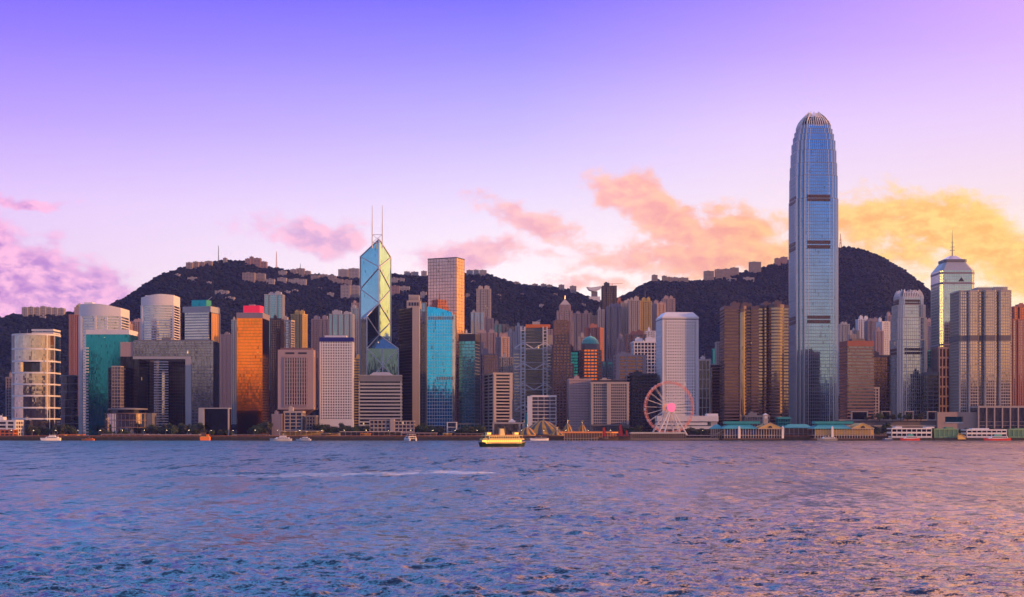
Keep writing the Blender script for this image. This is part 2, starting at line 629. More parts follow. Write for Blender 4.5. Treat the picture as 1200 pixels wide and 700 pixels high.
for px, tt in zip(pxr, tr):
    Yr = float(np.interp(px, PXS, ryy))
    Y = Y0 + (Yr - Y0) * tt
    x = (px - 600) / F * Y
    P.append((x, Y, hill_z(x, Y)))
P = np.array(P)
N = len(P)
rad = rng.lognormal(math.log(3.0), 0.34, N)
big = np.array([noise.noise(Vector((p[0] / 130, p[1] / 130, 5.0))) for p in P])
rad = np.clip(rad, 2.0, 5.6)
rad *= 1 + 0.4 * big
jit = 1 + rng.uniform(-0.38, 0.38, (N, len(ICV), 1))
V = ICV[None] * jit * rad[:, None, None] * np.array([1.15, 1.15, 0.85])
V = V + P[:, None, :] + np.array([0, 0, 1.0]) * (rad[:, None, None] * 0.55)
me = bpy.data.meshes.new('woodland')
nv = len(ICV)
V = V.reshape(-1, 3)
FI = (ICF[None] + (np.arange(N) * nv)[:, None, None]).reshape(-1, 3)
me.vertices.add(len(V))
me.vertices.foreach_set('co', V.ravel())
me.loops.add(FI.size)
me.loops.foreach_set('vertex_index', FI.ravel())
me.polygons.add(len(FI))
me.polygons.foreach_set('loop_start', np.arange(len(FI)) * 3)
att = me.attributes.new('crown', 'FLOAT', 'POINT')
att.data.foreach_set('value', np.repeat(rng.uniform(0, 1, N), nv))
me.update(calc_edges=True)
me.materials.append(m_wood)
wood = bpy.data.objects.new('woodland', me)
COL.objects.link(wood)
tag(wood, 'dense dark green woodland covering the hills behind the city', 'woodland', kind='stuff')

# ------------------------------------------------------------------ water
m_water, t, b = newmat('harbour_water')
g = t.new('ShaderNodeNewGeometry')
pos = g.outputs['Position']
wx, wy, wz = t.sep(pos)[:3]
# ripples finer than the mesh, as slopes so that they keep their strength far away
_, c1 = t.noise(t.vm('MULTIPLY', pos, (1.0, 1.5, 1.0)), 2.6, 4, 0.7)
_, c2 = t.noise(t.vm('MULTIPLY', pos, (1.0, 1.6, 1.0)), 0.42, 3, 0.6, dist=0.3)
_, c3 = t.noise(t.vm('MULTIPLY', pos, (1.0, 1.2, 1.0)), 0.10, 2, 0.5)
pt, _ = t.noise(t.vm('MULTIPLY', pos, (0.016, 0.006, 1.0)), 1.0, 4, 0.6)
pt2, _ = t.noise(t.vm('MULTIPLY', pos, (0.10, 0.03, 1.0)), 1.0, 3, 0.6)
wind = t.m('ADD', t.rng(pt, 0.35, 0.65, 0.5, 1.2), t.rng(pt2, 0.3, 0.7, -0.25, 0.25))
far = t.rng(wy, 120.0, 520.0, 0.0, 1.0)


def sl(c, k):
    return t.vm('MULTIPLY', t.vm('SUBTRACT', c, (0.5, 0.5, 0.5)), (k * 0.8, k, 0.0))


s_ = t.vm('ADD', sl(c1, 2.2), sl(c2, 2.0))
sf = t.vm('ADD', t.vm('MULTIPLY', sl(c3, 1.6), t.comb(far, far, far)), s_)
_, c4 = t.noise(t.vm('MULTIPLY', pos, (0.16, 0.022, 1.0)), 1.0, 4, 0.65)
_, c5 = t.noise(t.vm('MULTIPLY', pos, (0.5, 0.09, 1.0)), 1.0, 3, 0.65)
grp = t.vm('ADD', sl(c4, 3.2), sl(c5, 3.0))
sf = t.vm('ADD', sf, t.vm('MULTIPLY', grp, t.comb(far, far, far)))
sf = t.vm('MULTIPLY', sf, t.comb(wind, wind, wind))
bias = t.m('MULTIPLY', far, -0.06)
sf = t.vm('ADD', sf, t.comb(0.0, bias, 0.0))
t.put(b.inputs['Normal'], t.vm('NORMALIZE', t.vm('ADD', g.outputs['Normal'], sf)))
# foam of the wakes
fn, _ = t.noise(t.vm('MULTIPLY', pos, (0.22, 0.9, 1.0)), 0.5, 5, 0.7)


def band(px0, px1, pyA, pyB, half):
    """line from A to B on the water, half width in metres"""
    ya = CAMZ * F / (pyA - HOR)
    yb = CAMZ * F / (pyB - HOR)
    xa, xb = X(px0, ya), X(px1, yb)
    L = math.hypot(xb - xa, yb - ya)
    ex, ey = (xb - xa) / L, (yb - ya) / L
    s = t.m('ADD', t.m('MULTIPLY', t.m('SUBTRACT', wx, xa), ex), t.m('MULTIPLY', t.m('SUBTRACT', wy, ya), ey))
    d = t.m('ABSOLUTE', t.m('ADD', t.m('MULTIPLY', t.m('SUBTRACT', pt2, 0.5), half * 1.6), t.m('ADD', t.m('MULTIPLY', t.m('SUBTRACT', wx, xa), -ey), t.m('MULTIPLY', t.m('SUBTRACT', wy, ya), ex))))
    w = t.rng(d, 0.0, half, 1.0, 0.0)
    lo = t.rng(s, 0.0, L * 0.25)
    hi = t.rng(s, L, L * 1.02, 1.0, 0.0)
    return t.m('MULTIPLY', w, t.m('MULTIPLY', lo, hi)), t.m('DIVIDE', s, L)


b1_, s1_ = band(150, 562, 560.5, 553.0, 40.0)
foam = t.m('MULTIPLY', b1_, t.rng(s1_, 0.2, 1.0, 0.62, 1.0))
foam = t.rng(t.m('ADD', foam, t.m('MULTIPLY', fn, 0.9)), 0.92, 1.35, 0.0, 0.65)
t.put(b.inputs['Base Color'], t.mix(foam, (0.004, 0.022, 0.060, 1), (0.75, 0.78, 0.82, 1)))
rgh = t.m('ADD', 0.12, t.m('MULTIPLY', far, 0.17))
t.put(b.inputs['Roughness'], t.mix(foam, t.comb(rgh, rgh, rgh), (0.8, 0.8, 0.8, 1)))
b.inputs['IOR'].default_value = 1.5

# swell and chop as real relief; rows get coarser with distance
comps = []
for i in range(90):
    lam = 0.8 * (7.5 / 0.8) ** rng.uniform(0, 1)
    th = rng.normal(0.25, 0.6)
    k = 2 * math.pi / lam
    amp = 0.0074 * lam ** 0.8
    comps.append((k * math.sin(th), k * math.cos(th), amp, rng.uniform(0, 6.28), lam))


def water_sheet():
    pys = np.concatenate([np.linspace(760, 560, 470), np.linspace(559.6, 516.5, 170)])
    ys = CAMZ * F / (pys - HOR)
    us = np.linspace(-130, 1330, 1000)
    Yg, Ug = np.meshgrid(ys, us, indexing='ij')
    Xg = (Ug - 600) / F * Yg
    Zg = np.zeros_like(Xg)
    dyg = np.gradient(Yg, axis=0)
    for kx, ky, a, ph, lam in comps:
        att = np.clip((lam / np.abs(dyg) - 2.0) / 3.0, 0, 1) * 0.75 + 0.25 * (lam > 2.5)
        phv = kx * Xg + ky * Yg + ph
        Zg += a * att * (np.sin(phv) + 0.28 * np.sin(2 * phv + 1.2))
    patch = np.zeros_like(Xg)
    for i in range(9):
        kx, ky = rng.normal(0, 0.03), rng.normal(0, 0.045)
        patch += np.sin(kx * Xg + ky * Yg + rng.uniform(0, 6.28)) / 3.0
    Zg *= 1.0 + 0.32 * np.clip(patch, -1.6, 1.6)
    # long smooth wake trough crossing the right half
    ya, yb = CAMZ * F / 104.0, CAMZ * F / 113.0
    xa, xb = X(520, ya), X(1180, yb)
    L = math.hypot(xb - xa, yb - ya)
    ex, ey = (xb - xa) / L, (yb - ya) / L
    s = (Xg - xa) * ex + (Yg - ya) * ey
    d = -(Xg - xa) * ey + (Yg - ya) * ex + 1.5 * np.sin(s / 17.0)
    env = np.exp(-(d / 5.5) ** 2) * np.clip(s / 20, 0, 1) * np.clip((L + 6 - s) / 20, 0, 1)
    Zg = Zg * (1 - 0.6 * env) + env * (0.36 * np.sin(d * 1.05 + 0.05 * s) + 0.05)
    n0, n1_ = Xg.shape
    vs = np.stack([Xg, Yg, Zg], -1).reshape(-1, 3)
    idx = np.arange(n0 * n1_).reshape(n0, n1_)
    q = np.stack([idx[:-1, :-1], idx[:-1, 1:], idx[1:, 1:], idx[1:, :-1]], -1).reshape(-1, 4)
    # plain outer parts of the harbour, so that it reaches far past the frame
    xs_l, xs_r = vs[idx[:, 0], 0], vs[idx[:, -1], 0]
    base = len(vs)
    extra = []
    for i in range(n0):
        extra.append((-4200.0, ys[i], 0.0))
    for i in range(n0):
        extra.append((4200.0, ys[i], 0.0))
    b2 = base + 2 * n0
    extra += [(-4200.0, -1400.0, 0.0), (4200.0, -1400.0, 0.0)]
    for u in us:
        extra.append(((u - 600) / F * ys[0], -1400.0, 0.0))
    vs = np.concatenate([vs, np.array(extra)])
    L1 = np.array([(base + i, idx[i, 0], idx[i + 1, 0], base + i + 1) for i in range(n0 - 1)])
    R1 = np.array([(idx[i, -1], base + n0 + i, base + n0 + i + 1, idx[i + 1, -1]) for i in range(n0 - 1)])
    k0 = b2 + 2
    N1 = np.array([(k0 + j, k0 + j + 1, idx[0, j + 1], idx[0, j]) for j in range(n1_ - 1)])
    C = np.array([(b2, k0, idx[0, 0], base), (k0 + n1_ - 1, b2 + 1, base + n0, idx[0, -1])])
    q = np.concatenate([q, L1, R1, N1, C])
    me = bpy.data.meshes.new('water')
    me.vertices.add(len(vs))
    me.vertices.foreach_set('co', vs.ravel())
    me.loops.add(q.size)
    me.loops.foreach_set('vertex_index', q.ravel().astype(np.int32))
    me.polygons.add(len(q))
    me.polygons.foreach_set('loop_start', (np.arange(len(q)) * 4).astype(np.int32))
    me.polygons.foreach_set('use_smooth', np.ones(len(q), dtype=bool))
    me.update(calc_edges=True)
    me.materials.append(m_water)
    o = bpy.data.objects.new('water', me)
    COL.objects.link(o)
    tag(o, kind='structure')


water_sheet()

# ------------------------------------------------------------------ flat land behind the sea wall
m_ground = solid('city_ground', (0.10, 0.095, 0.09), 0.9, var=0.2, scale=0.05)
m_prom = solid('promenade_paving', (0.26, 0.2, 0.17), 0.85, var=0.2, scale=0.2)
m_quay = solid('quay_stone', (0.055, 0.045, 0.045), 0.9, var=0.3, scale=0.4)
GZ = 3.6
SHORE = 1522.0
MB().box(-4300, 4300, SHORE + 30, 6200, -1.5, GZ).build('ground', m_ground)['kind'] = 'structure'
MB().box(-4300, 4300, SHORE + 0.6, SHORE + 29.99, -1.5, GZ + 0.02).build('promenade', m_prom)['kind'] = 'structure'
mb = MB().box(-1300, 1300, SHORE - 0.2, SHORE + 0.6, -1.5, GZ + 0.9)
for i in range(260):
    x = -1300 + 10 * i
    mb.box(x, x + 0.8, SHORE - 0.9, SHORE - 0.2, -1.5, GZ - 0.4)
m_cope = solid('red_coping', (0.34, 0.13, 0.085), 0.8, var=0.25, scale=0.5)
swall = thing('sea_wall', 'long low dark stone sea wall edging the promenade along the harbour', 'sea wall', (0, SHORE, 0))
mb.build('wall', m_quay, swall)
tb = MB().box(-1300, 1300, SHORE - 1.0, SHORE - 0.21, -1.5, 1.7)
for i in range(520):
    x = -1300 + 5 * i + (i * 37 % 11) * 0.2
    tb.box(x, x + 0.7, SHORE - 1.5, SHORE - 1.01, -1.5, 2.3 + (i * 13 % 5) * 0.3)
tb.build('tide_band', solid('wet_weedy_stone', (0.016, 0.017, 0.016), 0.5, var=0.4, scale=0.6), swall)
MB().box(-1300, 1300, SHORE - 0.5, SHORE + 0.9, GZ + 0.91, GZ + 1.35).build('coping', m_cope, swall)
# ------------------------------------------------------------------ palette
WH = solid('white_cladding', (.78, .76, .75), .5, var=.06)
CR = solid('cream_render', (.50, .42, .36), .7, var=.10)
PK = solid('pink_tile', (.45, .33, .31), .7, var=.10)
SA = solid('salmon_tile', (.50, .21, .14), .7, var=.10)
MV = solid('mauve_tile', (.30, .25, .28), .7, var=.12)
GR = solid('grey_panel', (.20, .20, .215), .55, var=.10)
LG = solid('light_grey_panel', (.42, .42, .43), .5, var=.08)
CO = solid('weathered_concrete', (.20, .175, .165), .85, var=.18)
BR = solid('brown_granite', (.10, .062, .055), .5, var=.12)
RG = solid('rose_granite', (.22, .125, .105), .5, var=.10)
DK = solid('dark_panel', (.045, .042, .05), .45, var=.15)
BK = solid('black_metal', (.02, .02, .022), .4, var=.1)
SL = solid('silver_metal', (.62, .62, .65), .32, .8, var=.06)
TQ = solid('turquoise_roof', (.04, .36, .36), .6, var=.2, scale=.3)
YW = solid('yellow_paint', (.62, .42, .12), .6, var=.1)
CP = solid('copper_green', (.10, .42, .34), .6, var=.2, scale=.4)
OR = solid('orange_paint', (.72, .20, .04), .6, var=.1)
BU = solid('blue_panel', (.015, .05, .20), .5, var=.2)
NV = solid('navy_sign', (.01, .015, .20), .4, var=.1)
RD = solid('red_paint', (.50, .03, .03), .5, var=.1)
RS = solid('red_sign_lit', (.6, .02, .05), .4, emit=(1.0, .02, .06), es=.55)
DG = solid('dusky_granite', (.15, .10, .10), .5, var=.12)
SD = solid('sand_stone', (.52, .44, .37), .6, var=.08)
g_win = glass('apartment_windows', (.10, .11, .14), 1.6, 3.0, metal=.9, rough=.12, tilt=.006, var=.3, lit=.004, dark=.2)
g_dark = glass('dark_glass', (.055, .065, .085), 1.5, 4.0, rough=.08, var=.12, lit=.001)
g_blue = glass('blue_glass', (.22, .42, .66), 1.5, 4.2, rough=.06, tilt=.003, var=.05, lit=.0, dark=.02)
g_silver = glass('silver_glass', (.46, .46, .46), 1.5, 4.0, rough=.07, tilt=.005, var=.08, lit=.001, dark=.04)
g_teal = glass('teal_glass', (.02, .26, .34), 1.5, 4.0, rough=.07, var=.08, lit=.001, dark=.02)
g_aqua = glass('aqua_glass', (.10, .40, .50), 1.5, 3.6, rough=.07, tilt=.004, var=.08, lit=.001, dark=.03)
g_cyan = glass('cyan_glass', (.03, .48, .95), 1.5, 4.0, rough=.06, tilt=.004, var=.08, lit=.0, dark=.03)
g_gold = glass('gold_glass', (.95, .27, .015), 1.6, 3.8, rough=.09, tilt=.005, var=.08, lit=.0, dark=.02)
g_bronze = glass('bronze_glass', (.15, .10, .085), 1.5, 3.8, rough=.08, var=.12, lit=.002)
g_rose = glass('rose_glass', (.85, .42, .34), 1.5, 4.0, rough=.08, tilt=.003, var=.07, lit=.0, dark=.02)
g_wavy = glass('wavy_glass', (.50, .46, .42), 2.4, 2.6, rough=.05, tilt=.007, var=.12, lit=.002, dark=.03)
g_pale = glass('pale_green_glass', (.40, .56, .56), 1.5, 4.0, rough=.07, tilt=.004, var=.06, lit=.0, dark=.02)
g_stone = glass('tinted_office_glass', (.20, .225, .28), 1.5, 3.6, rough=.1, tilt=.006, var=.15, lit=.003, dark=.1)
g_champ = glass('champagne_glass', (.30, .25, .19), 1.5, 4.0, rough=.07, tilt=.004, var=.08, lit=.0, dark=.02)
g_spec = glass('shop_glass', (.20, .18, .18), 2.0, 3.5, metal=.8, rough=.1, tilt=.008, var=.3, lit=.012, dark=.2)


def quad(pb, Y, phi, pl=None, pr=None, l1=None, l2=None):
    """four-cornered footprint from its nearest corner at pixel column pb; phi turns it;
    pr / pl are the pixel columns where its right / left wall ends"""
    B = (X(pb, Y), Y)
    f = math.radians(phi)
    e1 = (math.cos(f), math.sin(f))
    e2 = (-math.sin(f), math.cos(f))
    if pr is not None:
        k = (pr - 600) / F
        l1 = (k * Y - B[0]) / (e1[0] - k * e1[1])
    if pl is not None:
        k = (pl - 600) / F
        l2 = (k * Y - B[0]) / (e2[0] - k * e2[1])
    l1, l2 = abs(l1), abs(l2)
    return [B, (B[0] + e1[0] * l1, B[1] + e1[1] * l1),
            (B[0] + e1[0] * l1 + e2[0] * l2, B[1] + e1[1] * l1 + e2[1] * l2), (B[0] + e2[0] * l2, B[1] + e2[1] * l2)]


def rect(pl, pr, Y, d):
    return quad(pl, Y, 0, pr=pr, l2=d)


def notch(poly, edges, n, wf, nd):
    """cut n vertical slots into the chosen walls of a footprint"""
    out = []
    k = len(poly)
    for i in range(k):
        a, b = poly[i], poly[(i + 1) % k]
        out.append(a)
        if i in edges:
            L = math.hypot(b[0] - a[0], b[1] - a[1])
            e = ((b[0] - a[0]) / L, (b[1] - a[1]) / L)
            nn = (-e[1], e[0])
            w = L / n * wf
            for q in range(n):
                c = L * (q + 0.5) / n
                for s, dd in ((c - w / 2, 0), (c - w / 2, nd), (c + w / 2, nd), (c + w / 2, 0)):
                    out.append((a[0] + e[0] * s + nn[0] * dd, a[1] + e[1] * s + nn[1] * dd))
    return out


def facade(poly, zb, zt, fh, bh, bd, bay, fw, fd, corner=None):
    """relief of floor bands and upright fins"""
    mb = MB()
    po, pi = outset(poly, bd), outset(poly, -0.25)
    if bh > 0:
        n = max(1, int(round((zt - zb) / fh)))
        h = (zt - zb) / n
        for i in range(n):
            mb.ring(po, pi, zb + i * h, zb + i * h + bh)
    if fw > 0:
        k = len(poly)
        for i in range(k):
            a, b = poly[i], poly[(i + 1) % k]
            L = math.hypot(b[0] - a[0], b[1] - a[1])
            if L < 1.0:
                continue
            e = ((b[0] - a[0]) / L, (b[1] - a[1]) / L)
            nn = (e[1], -e[0])
            m = max(1, int(round(L / bay)))
            for q in range(m + 1):
                w = (corner if (corner and q in (0, m)) else fw) / 2
                s = min(max(L * q / m, w * 0.9), L - w * 0.9) if L > 2 * w else L / 2
                P = [(a[0] + e[0] * (s + ds) + nn[0] * dd, a[1] + e[1] * (s + ds) + nn[1] * dd)
                     for ds, dd in ((-w, fd), (w, fd), (w, -0.2), (-w, -0.2))]
                mb.prism(P, zb, zt + 0.01)
    return mb


ST = {  # fh, bh, bd, bay, fw, fd
    'band': (4.0, 1.7, .6, 9.0, .0, .0),
    'grid': (3.6, 1.1, .45, 3.6, 1.2, .6),
    'fine': (3.2, 1.0, .35, 2.6, .8, .5),
    'resi': (3.0, 1.0, .35, 2.9, 1.1, .5),
    'resv': (3.0, .7, .25, 3.2, 1.5, .7),
    'curt': (4.0, .45, .10, 3.0, .18, .2),
    'vert': (4.0, .5, .15, 2.4, .95, .8),
    'mesh': (4.0, .7, .25, 1.5, .35, .35),
}


def bbox4(poly):
    xs, ys = [p[0] for p in poly], [p[1] for p in poly]
    return [(min(xs), min(ys)), (max(xs), min(ys)), (max(xs), max(ys)), (min(xs), max(ys))]


def tower(name, label, cat, poly, pt, Y, wall, gl, style='resi', zb=None, group=None, par=2.2, plant=1, roofm=None, over=None, corner=None, zt=None):
    zb = GZ - 0.5 if zb is None else zb
    zt = Z(pt, Y) if zt is None else zt
    c = centroid(poly)
    r = thing(name, label, cat, (c[0], c[1], zb), group)
    MB().prism(poly, zb, zt, caps=(False, True)).build('glazing', gl, r)
    fh, bh, bd, bay, fw, fd = ST[style] if isinstance(style, str) else style
    fm = facade(poly, zb, zt, fh, bh, bd, bay, fw, fd, corner)
    if fm.v:
        fm.build('facade_frame', wall, r)
    if par > 0:
        e = max(bd, fd) + .15
        rf = MB().prism(outset(poly, e), zt + 0.02, zt + par)
        roof = rf.build('roof_parapet', roofm or wall, r)
    rr = random.Random(int(abs(c[0]) * 7 + zt))
    bb = bbox4(poly)
    bw, bd_ = bb[1][0] - bb[0][0], bb[2][1] - bb[1][1]
    for q in range(plant):
        kx, ky = rr.uniform(.22, .42), rr.uniform(.3, .5)
        ox = rr.uniform(.08, .30) if q % 2 == 0 else rr.uniform(.52, .92 - kx)
        oy = rr.uniform(.1, .4)
        h = rr.uniform(2.5, 6.0)
        xa, ya = bb[0][0] + ox * bw, bb[0][1] + oy * bd_
        z0 = zt + par - .02
        pm = MB().box(xa, xa + kx * bw, ya, ya + ky * bd_, z0, z0 + h)
        pm.box(xa + kx * bw * .2, xa + kx * bw * .6, ya + 1, ya + 3.5, z0 + h - .05, z0 + h + 1.6)
        pm.bar((xa + kx * bw * .8, ya + 1, z0 + h - .05), (xa + kx * bw * .8, ya + 1, z0 + h + rr.uniform(2, 5)), .18, 4, .1)
        pm.build('plant_room', wall, r)
    return r


def resi(label, pl, pr, pt, Y, wall, d=None, n=2, style='resi', turn=0.0, gl=None, plant=1, group='apartment towers on the lower slopes', wf=.24, nd=3.0, name='apartment_tower', cat='apartment tower', side=1):
    w = X(pr, Y) - X(pl, Y)
    d = d or min(w, 24.0)
    if turn:
        c = (X((pl + pr) / 2, Y), Y + d / 2)
        ph = math.radians(turn)
        kk = w / (abs(math.cos(ph)) * w + abs(math.sin(ph)) * d)
        P = [(-w / 2 * kk, -d / 2), (w / 2 * kk, -d / 2), (w / 2 * kk, d / 2), (-w / 2 * kk, d / 2)]
        poly = [(c[0] + p[0] * math.cos(ph) - p[1] * math.sin(ph), c[1] + p[0] * math.sin(ph) + p[1] * math.cos(ph)) for p in P]
    else:
        poly = rect(pl, pr, Y, d)
    if n:
        poly = notch(poly, (0, 1, 2, 3) if side else (0, 2), n, wf, min(nd, d * .2))
    zb = min(hill_z(p[0], p[1]) for p in poly) - 1.0
    return tower(name, label, cat, poly, pt, Y, wall, gl or g_win, style, zb=zb, group=group, plant=plant, par=1.6)
# ================================================================== LEFT THIRD
# --- round-cornered glass hall tower at the far left
Yb = 1640.0
r = thing('glass_tower', 'barrel fronted wavy glass tower ringed by pale pink bands, far left', 'office tower', (X(34, Yb), Yb + 22, GZ))
pl_, pr_ = X(10, Yb), X(60, Yb)
wid = pr_ - pl_


def bulge(e=0.0):
    pts = []
    for i in range(15):
        u = i / 14
        pts.append((pl_ - e + (wid + 2 * e) * u, Yb + 12 - e - 15.5 * math.sin(math.pi * u) ** .55))
    pts += [(pr_ + e, Yb + 34), (pl_ - e, Yb + 34)]
    return pts


zt = Z(392, Yb)
zb = Z(493, Yb)
zr0, zr1, = Z(436.5, Yb), Z(424, Yb)
for za, zc in ((zb, zr0), (zr1, zt)):
    MB().prism(bulge(-.4), za, zc, caps=(False, False)).build('glazing', g_wavy, r)
sky_deck = [p for p in bulge(-.4)]
mb = MB()
xa, xb_ = X(27, Yb), X(46.5, Yb)
side1 = [p for p in sky_deck[:15] if p[0] < xa] + [(xa, Yb + 1), (xa, Yb + 34), sky_deck[-1]]
side2 = [(xb_, Yb + 1)] + [p for p in sky_deck[:15] if p[0] > xb_] + [sky_deck[-2], (xb_, Yb + 34)]
MB().prism(side1, zr0, zr1, caps=(False, False)).build('sky_garden_wall', g_wavy, r)
MB().prism(side2, zr0, zr1, caps=(False, False)).build('sky_garden_wall', g_wavy, r)
MB().box(xa, xb_, Yb + 14, Yb + 15, zr0, zr1).build('sky_garden_recess', g_dark, r)
bands = MB()
for py in (392, 409, 423.3, 437, 450.5, 464, 478, 491):
    bands.ring(bulge(.5), bulge(-2.5), Z(py, Yb) - .9, Z(py, Yb) + .9)
bands.build('floor_bands', WH, r)
cols = MB()
bg = bulge(.1)
for i in (0, 1, 13, 14):
    cols.bar((bg[i][0], bg[i][1], GZ - .5), (bg[i][0], bg[i][1], zt), .5, 6)
for px in (55.5,):
    cols.bar((X(px, Yb), Yb - 0.4, zb), (X(px, Yb), Yb - .4, zt), .55, 6)
cols.build('columns', WH, r)
MB().prism(bulge(-1.0), zt, zt + 1.2).build('roof', PK, r)
for q in range(4):
    MB().bar((pl_ + 10 + q * 9, Yb + 10, zt), (pl_ + 10 + q * 9, Yb + 10, zt + 5 + q % 2 * 2), .15).build('aerial', SL, r)
lob = bulge(-4)
MB().prism(lob, GZ - .5, zb - .95, caps=(False, False)).build('lobby', g_spec, r)
tower('office_slab', 'white louvred slab rising just behind the barrel fronted glass tower', 'office tower', quad(62, 1720, 88, pl=38, pr=70), 388, 1720, WH, g_stone, (3.4, 1.5, .7, 20, 0, 0), plant=0)
tower('office_block', 'narrow dark ribbed block squeezed left of the barrel fronted glass tower', 'office block', rect(7, 14, 1700, 20), 444, 1700, MV, g_dark, 'grid')
tower('low_building', 'small white two storey building at the left edge of the promenade', 'low building', rect(-12, 18, 1600, 25), 494.5, 1600, WH, g_spec, (4.0, 1.6, .4, 9, 2.2, .5), plant=1)
tower('low_building', 'low orange lit pavilion on the promenade at the left edge', 'pavilion', rect(-14, 15.5, 1556, 14), 504.5, 1556, OR, g_spec, (3.5, 1.0, .3, 5, .5, .4), plant=0, par=.8)
rr_ = thing('office_block', 'dark drum shaped office between barrel fronted tower and white curved tower', 'office block', (X(79, 1820), 1830, GZ))
MB().lathe(X(79, 1830), 1838, [(11, GZ), (11, Z(441, 1830))], 28).build('glazing', g_dark, rr_)
for i in range(8):
    z = GZ + 4 + i * (Z(441, 1830) - GZ - 4) / 7
    MB().lathe(X(79, 1830), 1838, [(11, z), (11.6, z), (11.6, z + .9), (11, z + .9)], 28).build('floor_band', GR, rr_)
MB().lathe(X(79, 1830), 1838, [(11.7, Z(441, 1830)), (11.7, Z(441, 1830) + 1.5), (0, Z(441, 1830) + 1.6)], 28).build('roof', GR, rr_)
resi('slim orange lit apartment tower left of the white curved top tower', 81, 94, 370, 2250, SA, n=2, plant=0).name
cb = thing('apartment_tower', 'ochre crowned apartment tower peeping over the slim orange lit one', 'apartment tower', (X(91, 2300), 2310, 20))
zz = hill_z(X(91, 2300), 2300)
MB().prism(rect(87, 96, 2300, 18), zz, Z(360, 2300)).build('walls', PK, cb)
MB().lathe(X(91.5, 2300), 2309, [(6.2, Z(360, 2300)), (6.2, Z(358, 2300)), (0, Z(354.5, 2300))], 12).build('crown', YW, cb)


def curved_top(label, pl, pr, py_l, py_r, Y, d, wall, gl, fh=3.6, split=None):
    """broad tower whose roofline bows up; white crown band and framed curtain wall"""
    c = (X((pl + pr) / 2, Y), Y + d / 2)
    r = thing('office_tower', label, 'office tower', (c[0], c[1], GZ))
    x0, x1 = X(pl, Y), X(pr, Y)
    n = 12

    def foot(e=0):
        p = [(x0 - e + (x1 - x0 + 2 * e) * i / n, Y - e - 5 * math.sin(math.pi * i / n)) for i in range(n + 1)]
        return p + [(x1 + e, Y + d + e), (x0 - e, Y + d + e)]
    z0, z1 = Z(py_l, Y), Z(py_r, Y)
    zc = min(z0, z1) - 11
    MB().prism(foot(), GZ - .5, zc, caps=(False, False)).build('glazing', gl, r)
    mb = MB()
    nf = int((zc - GZ) / fh)
    for i in range(nf):
        z = GZ + (zc - GZ) * i / nf
        mb.ring(foot(.35), foot(-.4), z, z + fh * .33)
    mb.build('floor_bands', wall, r)
    f = foot(.7)
    m = len(f)
    tops = []
    for i, p in enumerate(f):
        u = min(max((p[0] - x0) / (x1 - x0), 0), 1)
        tops.append(z0 + (z1 - z0) * u + 2.6 * math.sin(math.pi * u))
    cm = MB()
    for i in range(m):
        j = (i + 1) % m
        cm.face([(f[i][0], f[i][1], zc), (f[j][0], f[j][1], zc), (f[j][0], f[j][1], tops[j]), (f[i][0], f[i][1], tops[i])])
    cm.face([(f[i][0], f[i][1], tops[i]) for i in range(m)])
    cm.build('crown_band', wall, r)
    pm = MB()
    for u in (0.0, .04, 1.0) if split is None else (0.0, .05, split, split + .26, 1.0):
        x = x0 + (x1 - x0) * u
        y = Y - 5 * math.sin(math.pi * u)
        pm.box(x - 1.3, x + 1.3, y - 1.1, y + .5, GZ - .5, zc + .02)
    pm.box(x0 - .9, x0 + .9, Y + d - 1, Y + d + .8, GZ - .5, zc + .02)
    pm.box(x1 - .9, x1 + .9, Y + d - 1, Y + d + .8, GZ - .5, zc + .02)
    pm.build('piers', wall, r)
    MB().box(x0 + 3, x0 + 14, Y + 8, Y + 20, z0 - 1, z0 + 4).build('plant_room', wall, r)
    return r


curved_top('broad white tower with bowed roofline behind the teal glass office', 93.5, 141, 357, 361, 1800, 40, WH, g_silver, split=.42)
curved_top('white tower with bowed crown standing behind the gateway building', 166, 203, 349, 346, 1930, 36, WH, g_silver)
r = tower('office_tower', 'teal glass office with white roof band beside the gateway building', 'office tower', rect(101, 151, 1700, 40), 392, 1700, g_teal, g_teal, 'curt', par=0, plant=0)
MB().prism(outset(rect(101, 151, 1700, 40), .5), Z(392, 1700), Z(386.5, 1700)).build('roof_band', WH, r)
mb = MB()
for i in range(30):
    z = GZ + i * 3.7
    mb.box(X(100, 1700), X(104, 1700), 1698.6, 1699.9, z, z + 1.6)
mb.build('stair_louvres', WH, r)
tower('office_block', 'dark glass annex stepping down in front of the teal office', 'office block', rect(127, 142, 1672, 22), 433, 1672, DK, g_dark, 'curt', plant=0)
tower('office_block', 'pale yellow lit slab low between the teal office and gateway building', 'office block', rect(131, 141, 1655, 14), 430, 1655, CR, g_silver, 'curt', plant=0, par=1)

resi('pink apartment tower between the bowed white towers, left of a pair', 141.5, 152.5, 381, 2380, PK, n=2, plant=2)
resi('taller pink apartment tower between the bowed white towers', 153, 165, 378, 2400, PK, n=2, plant=2)
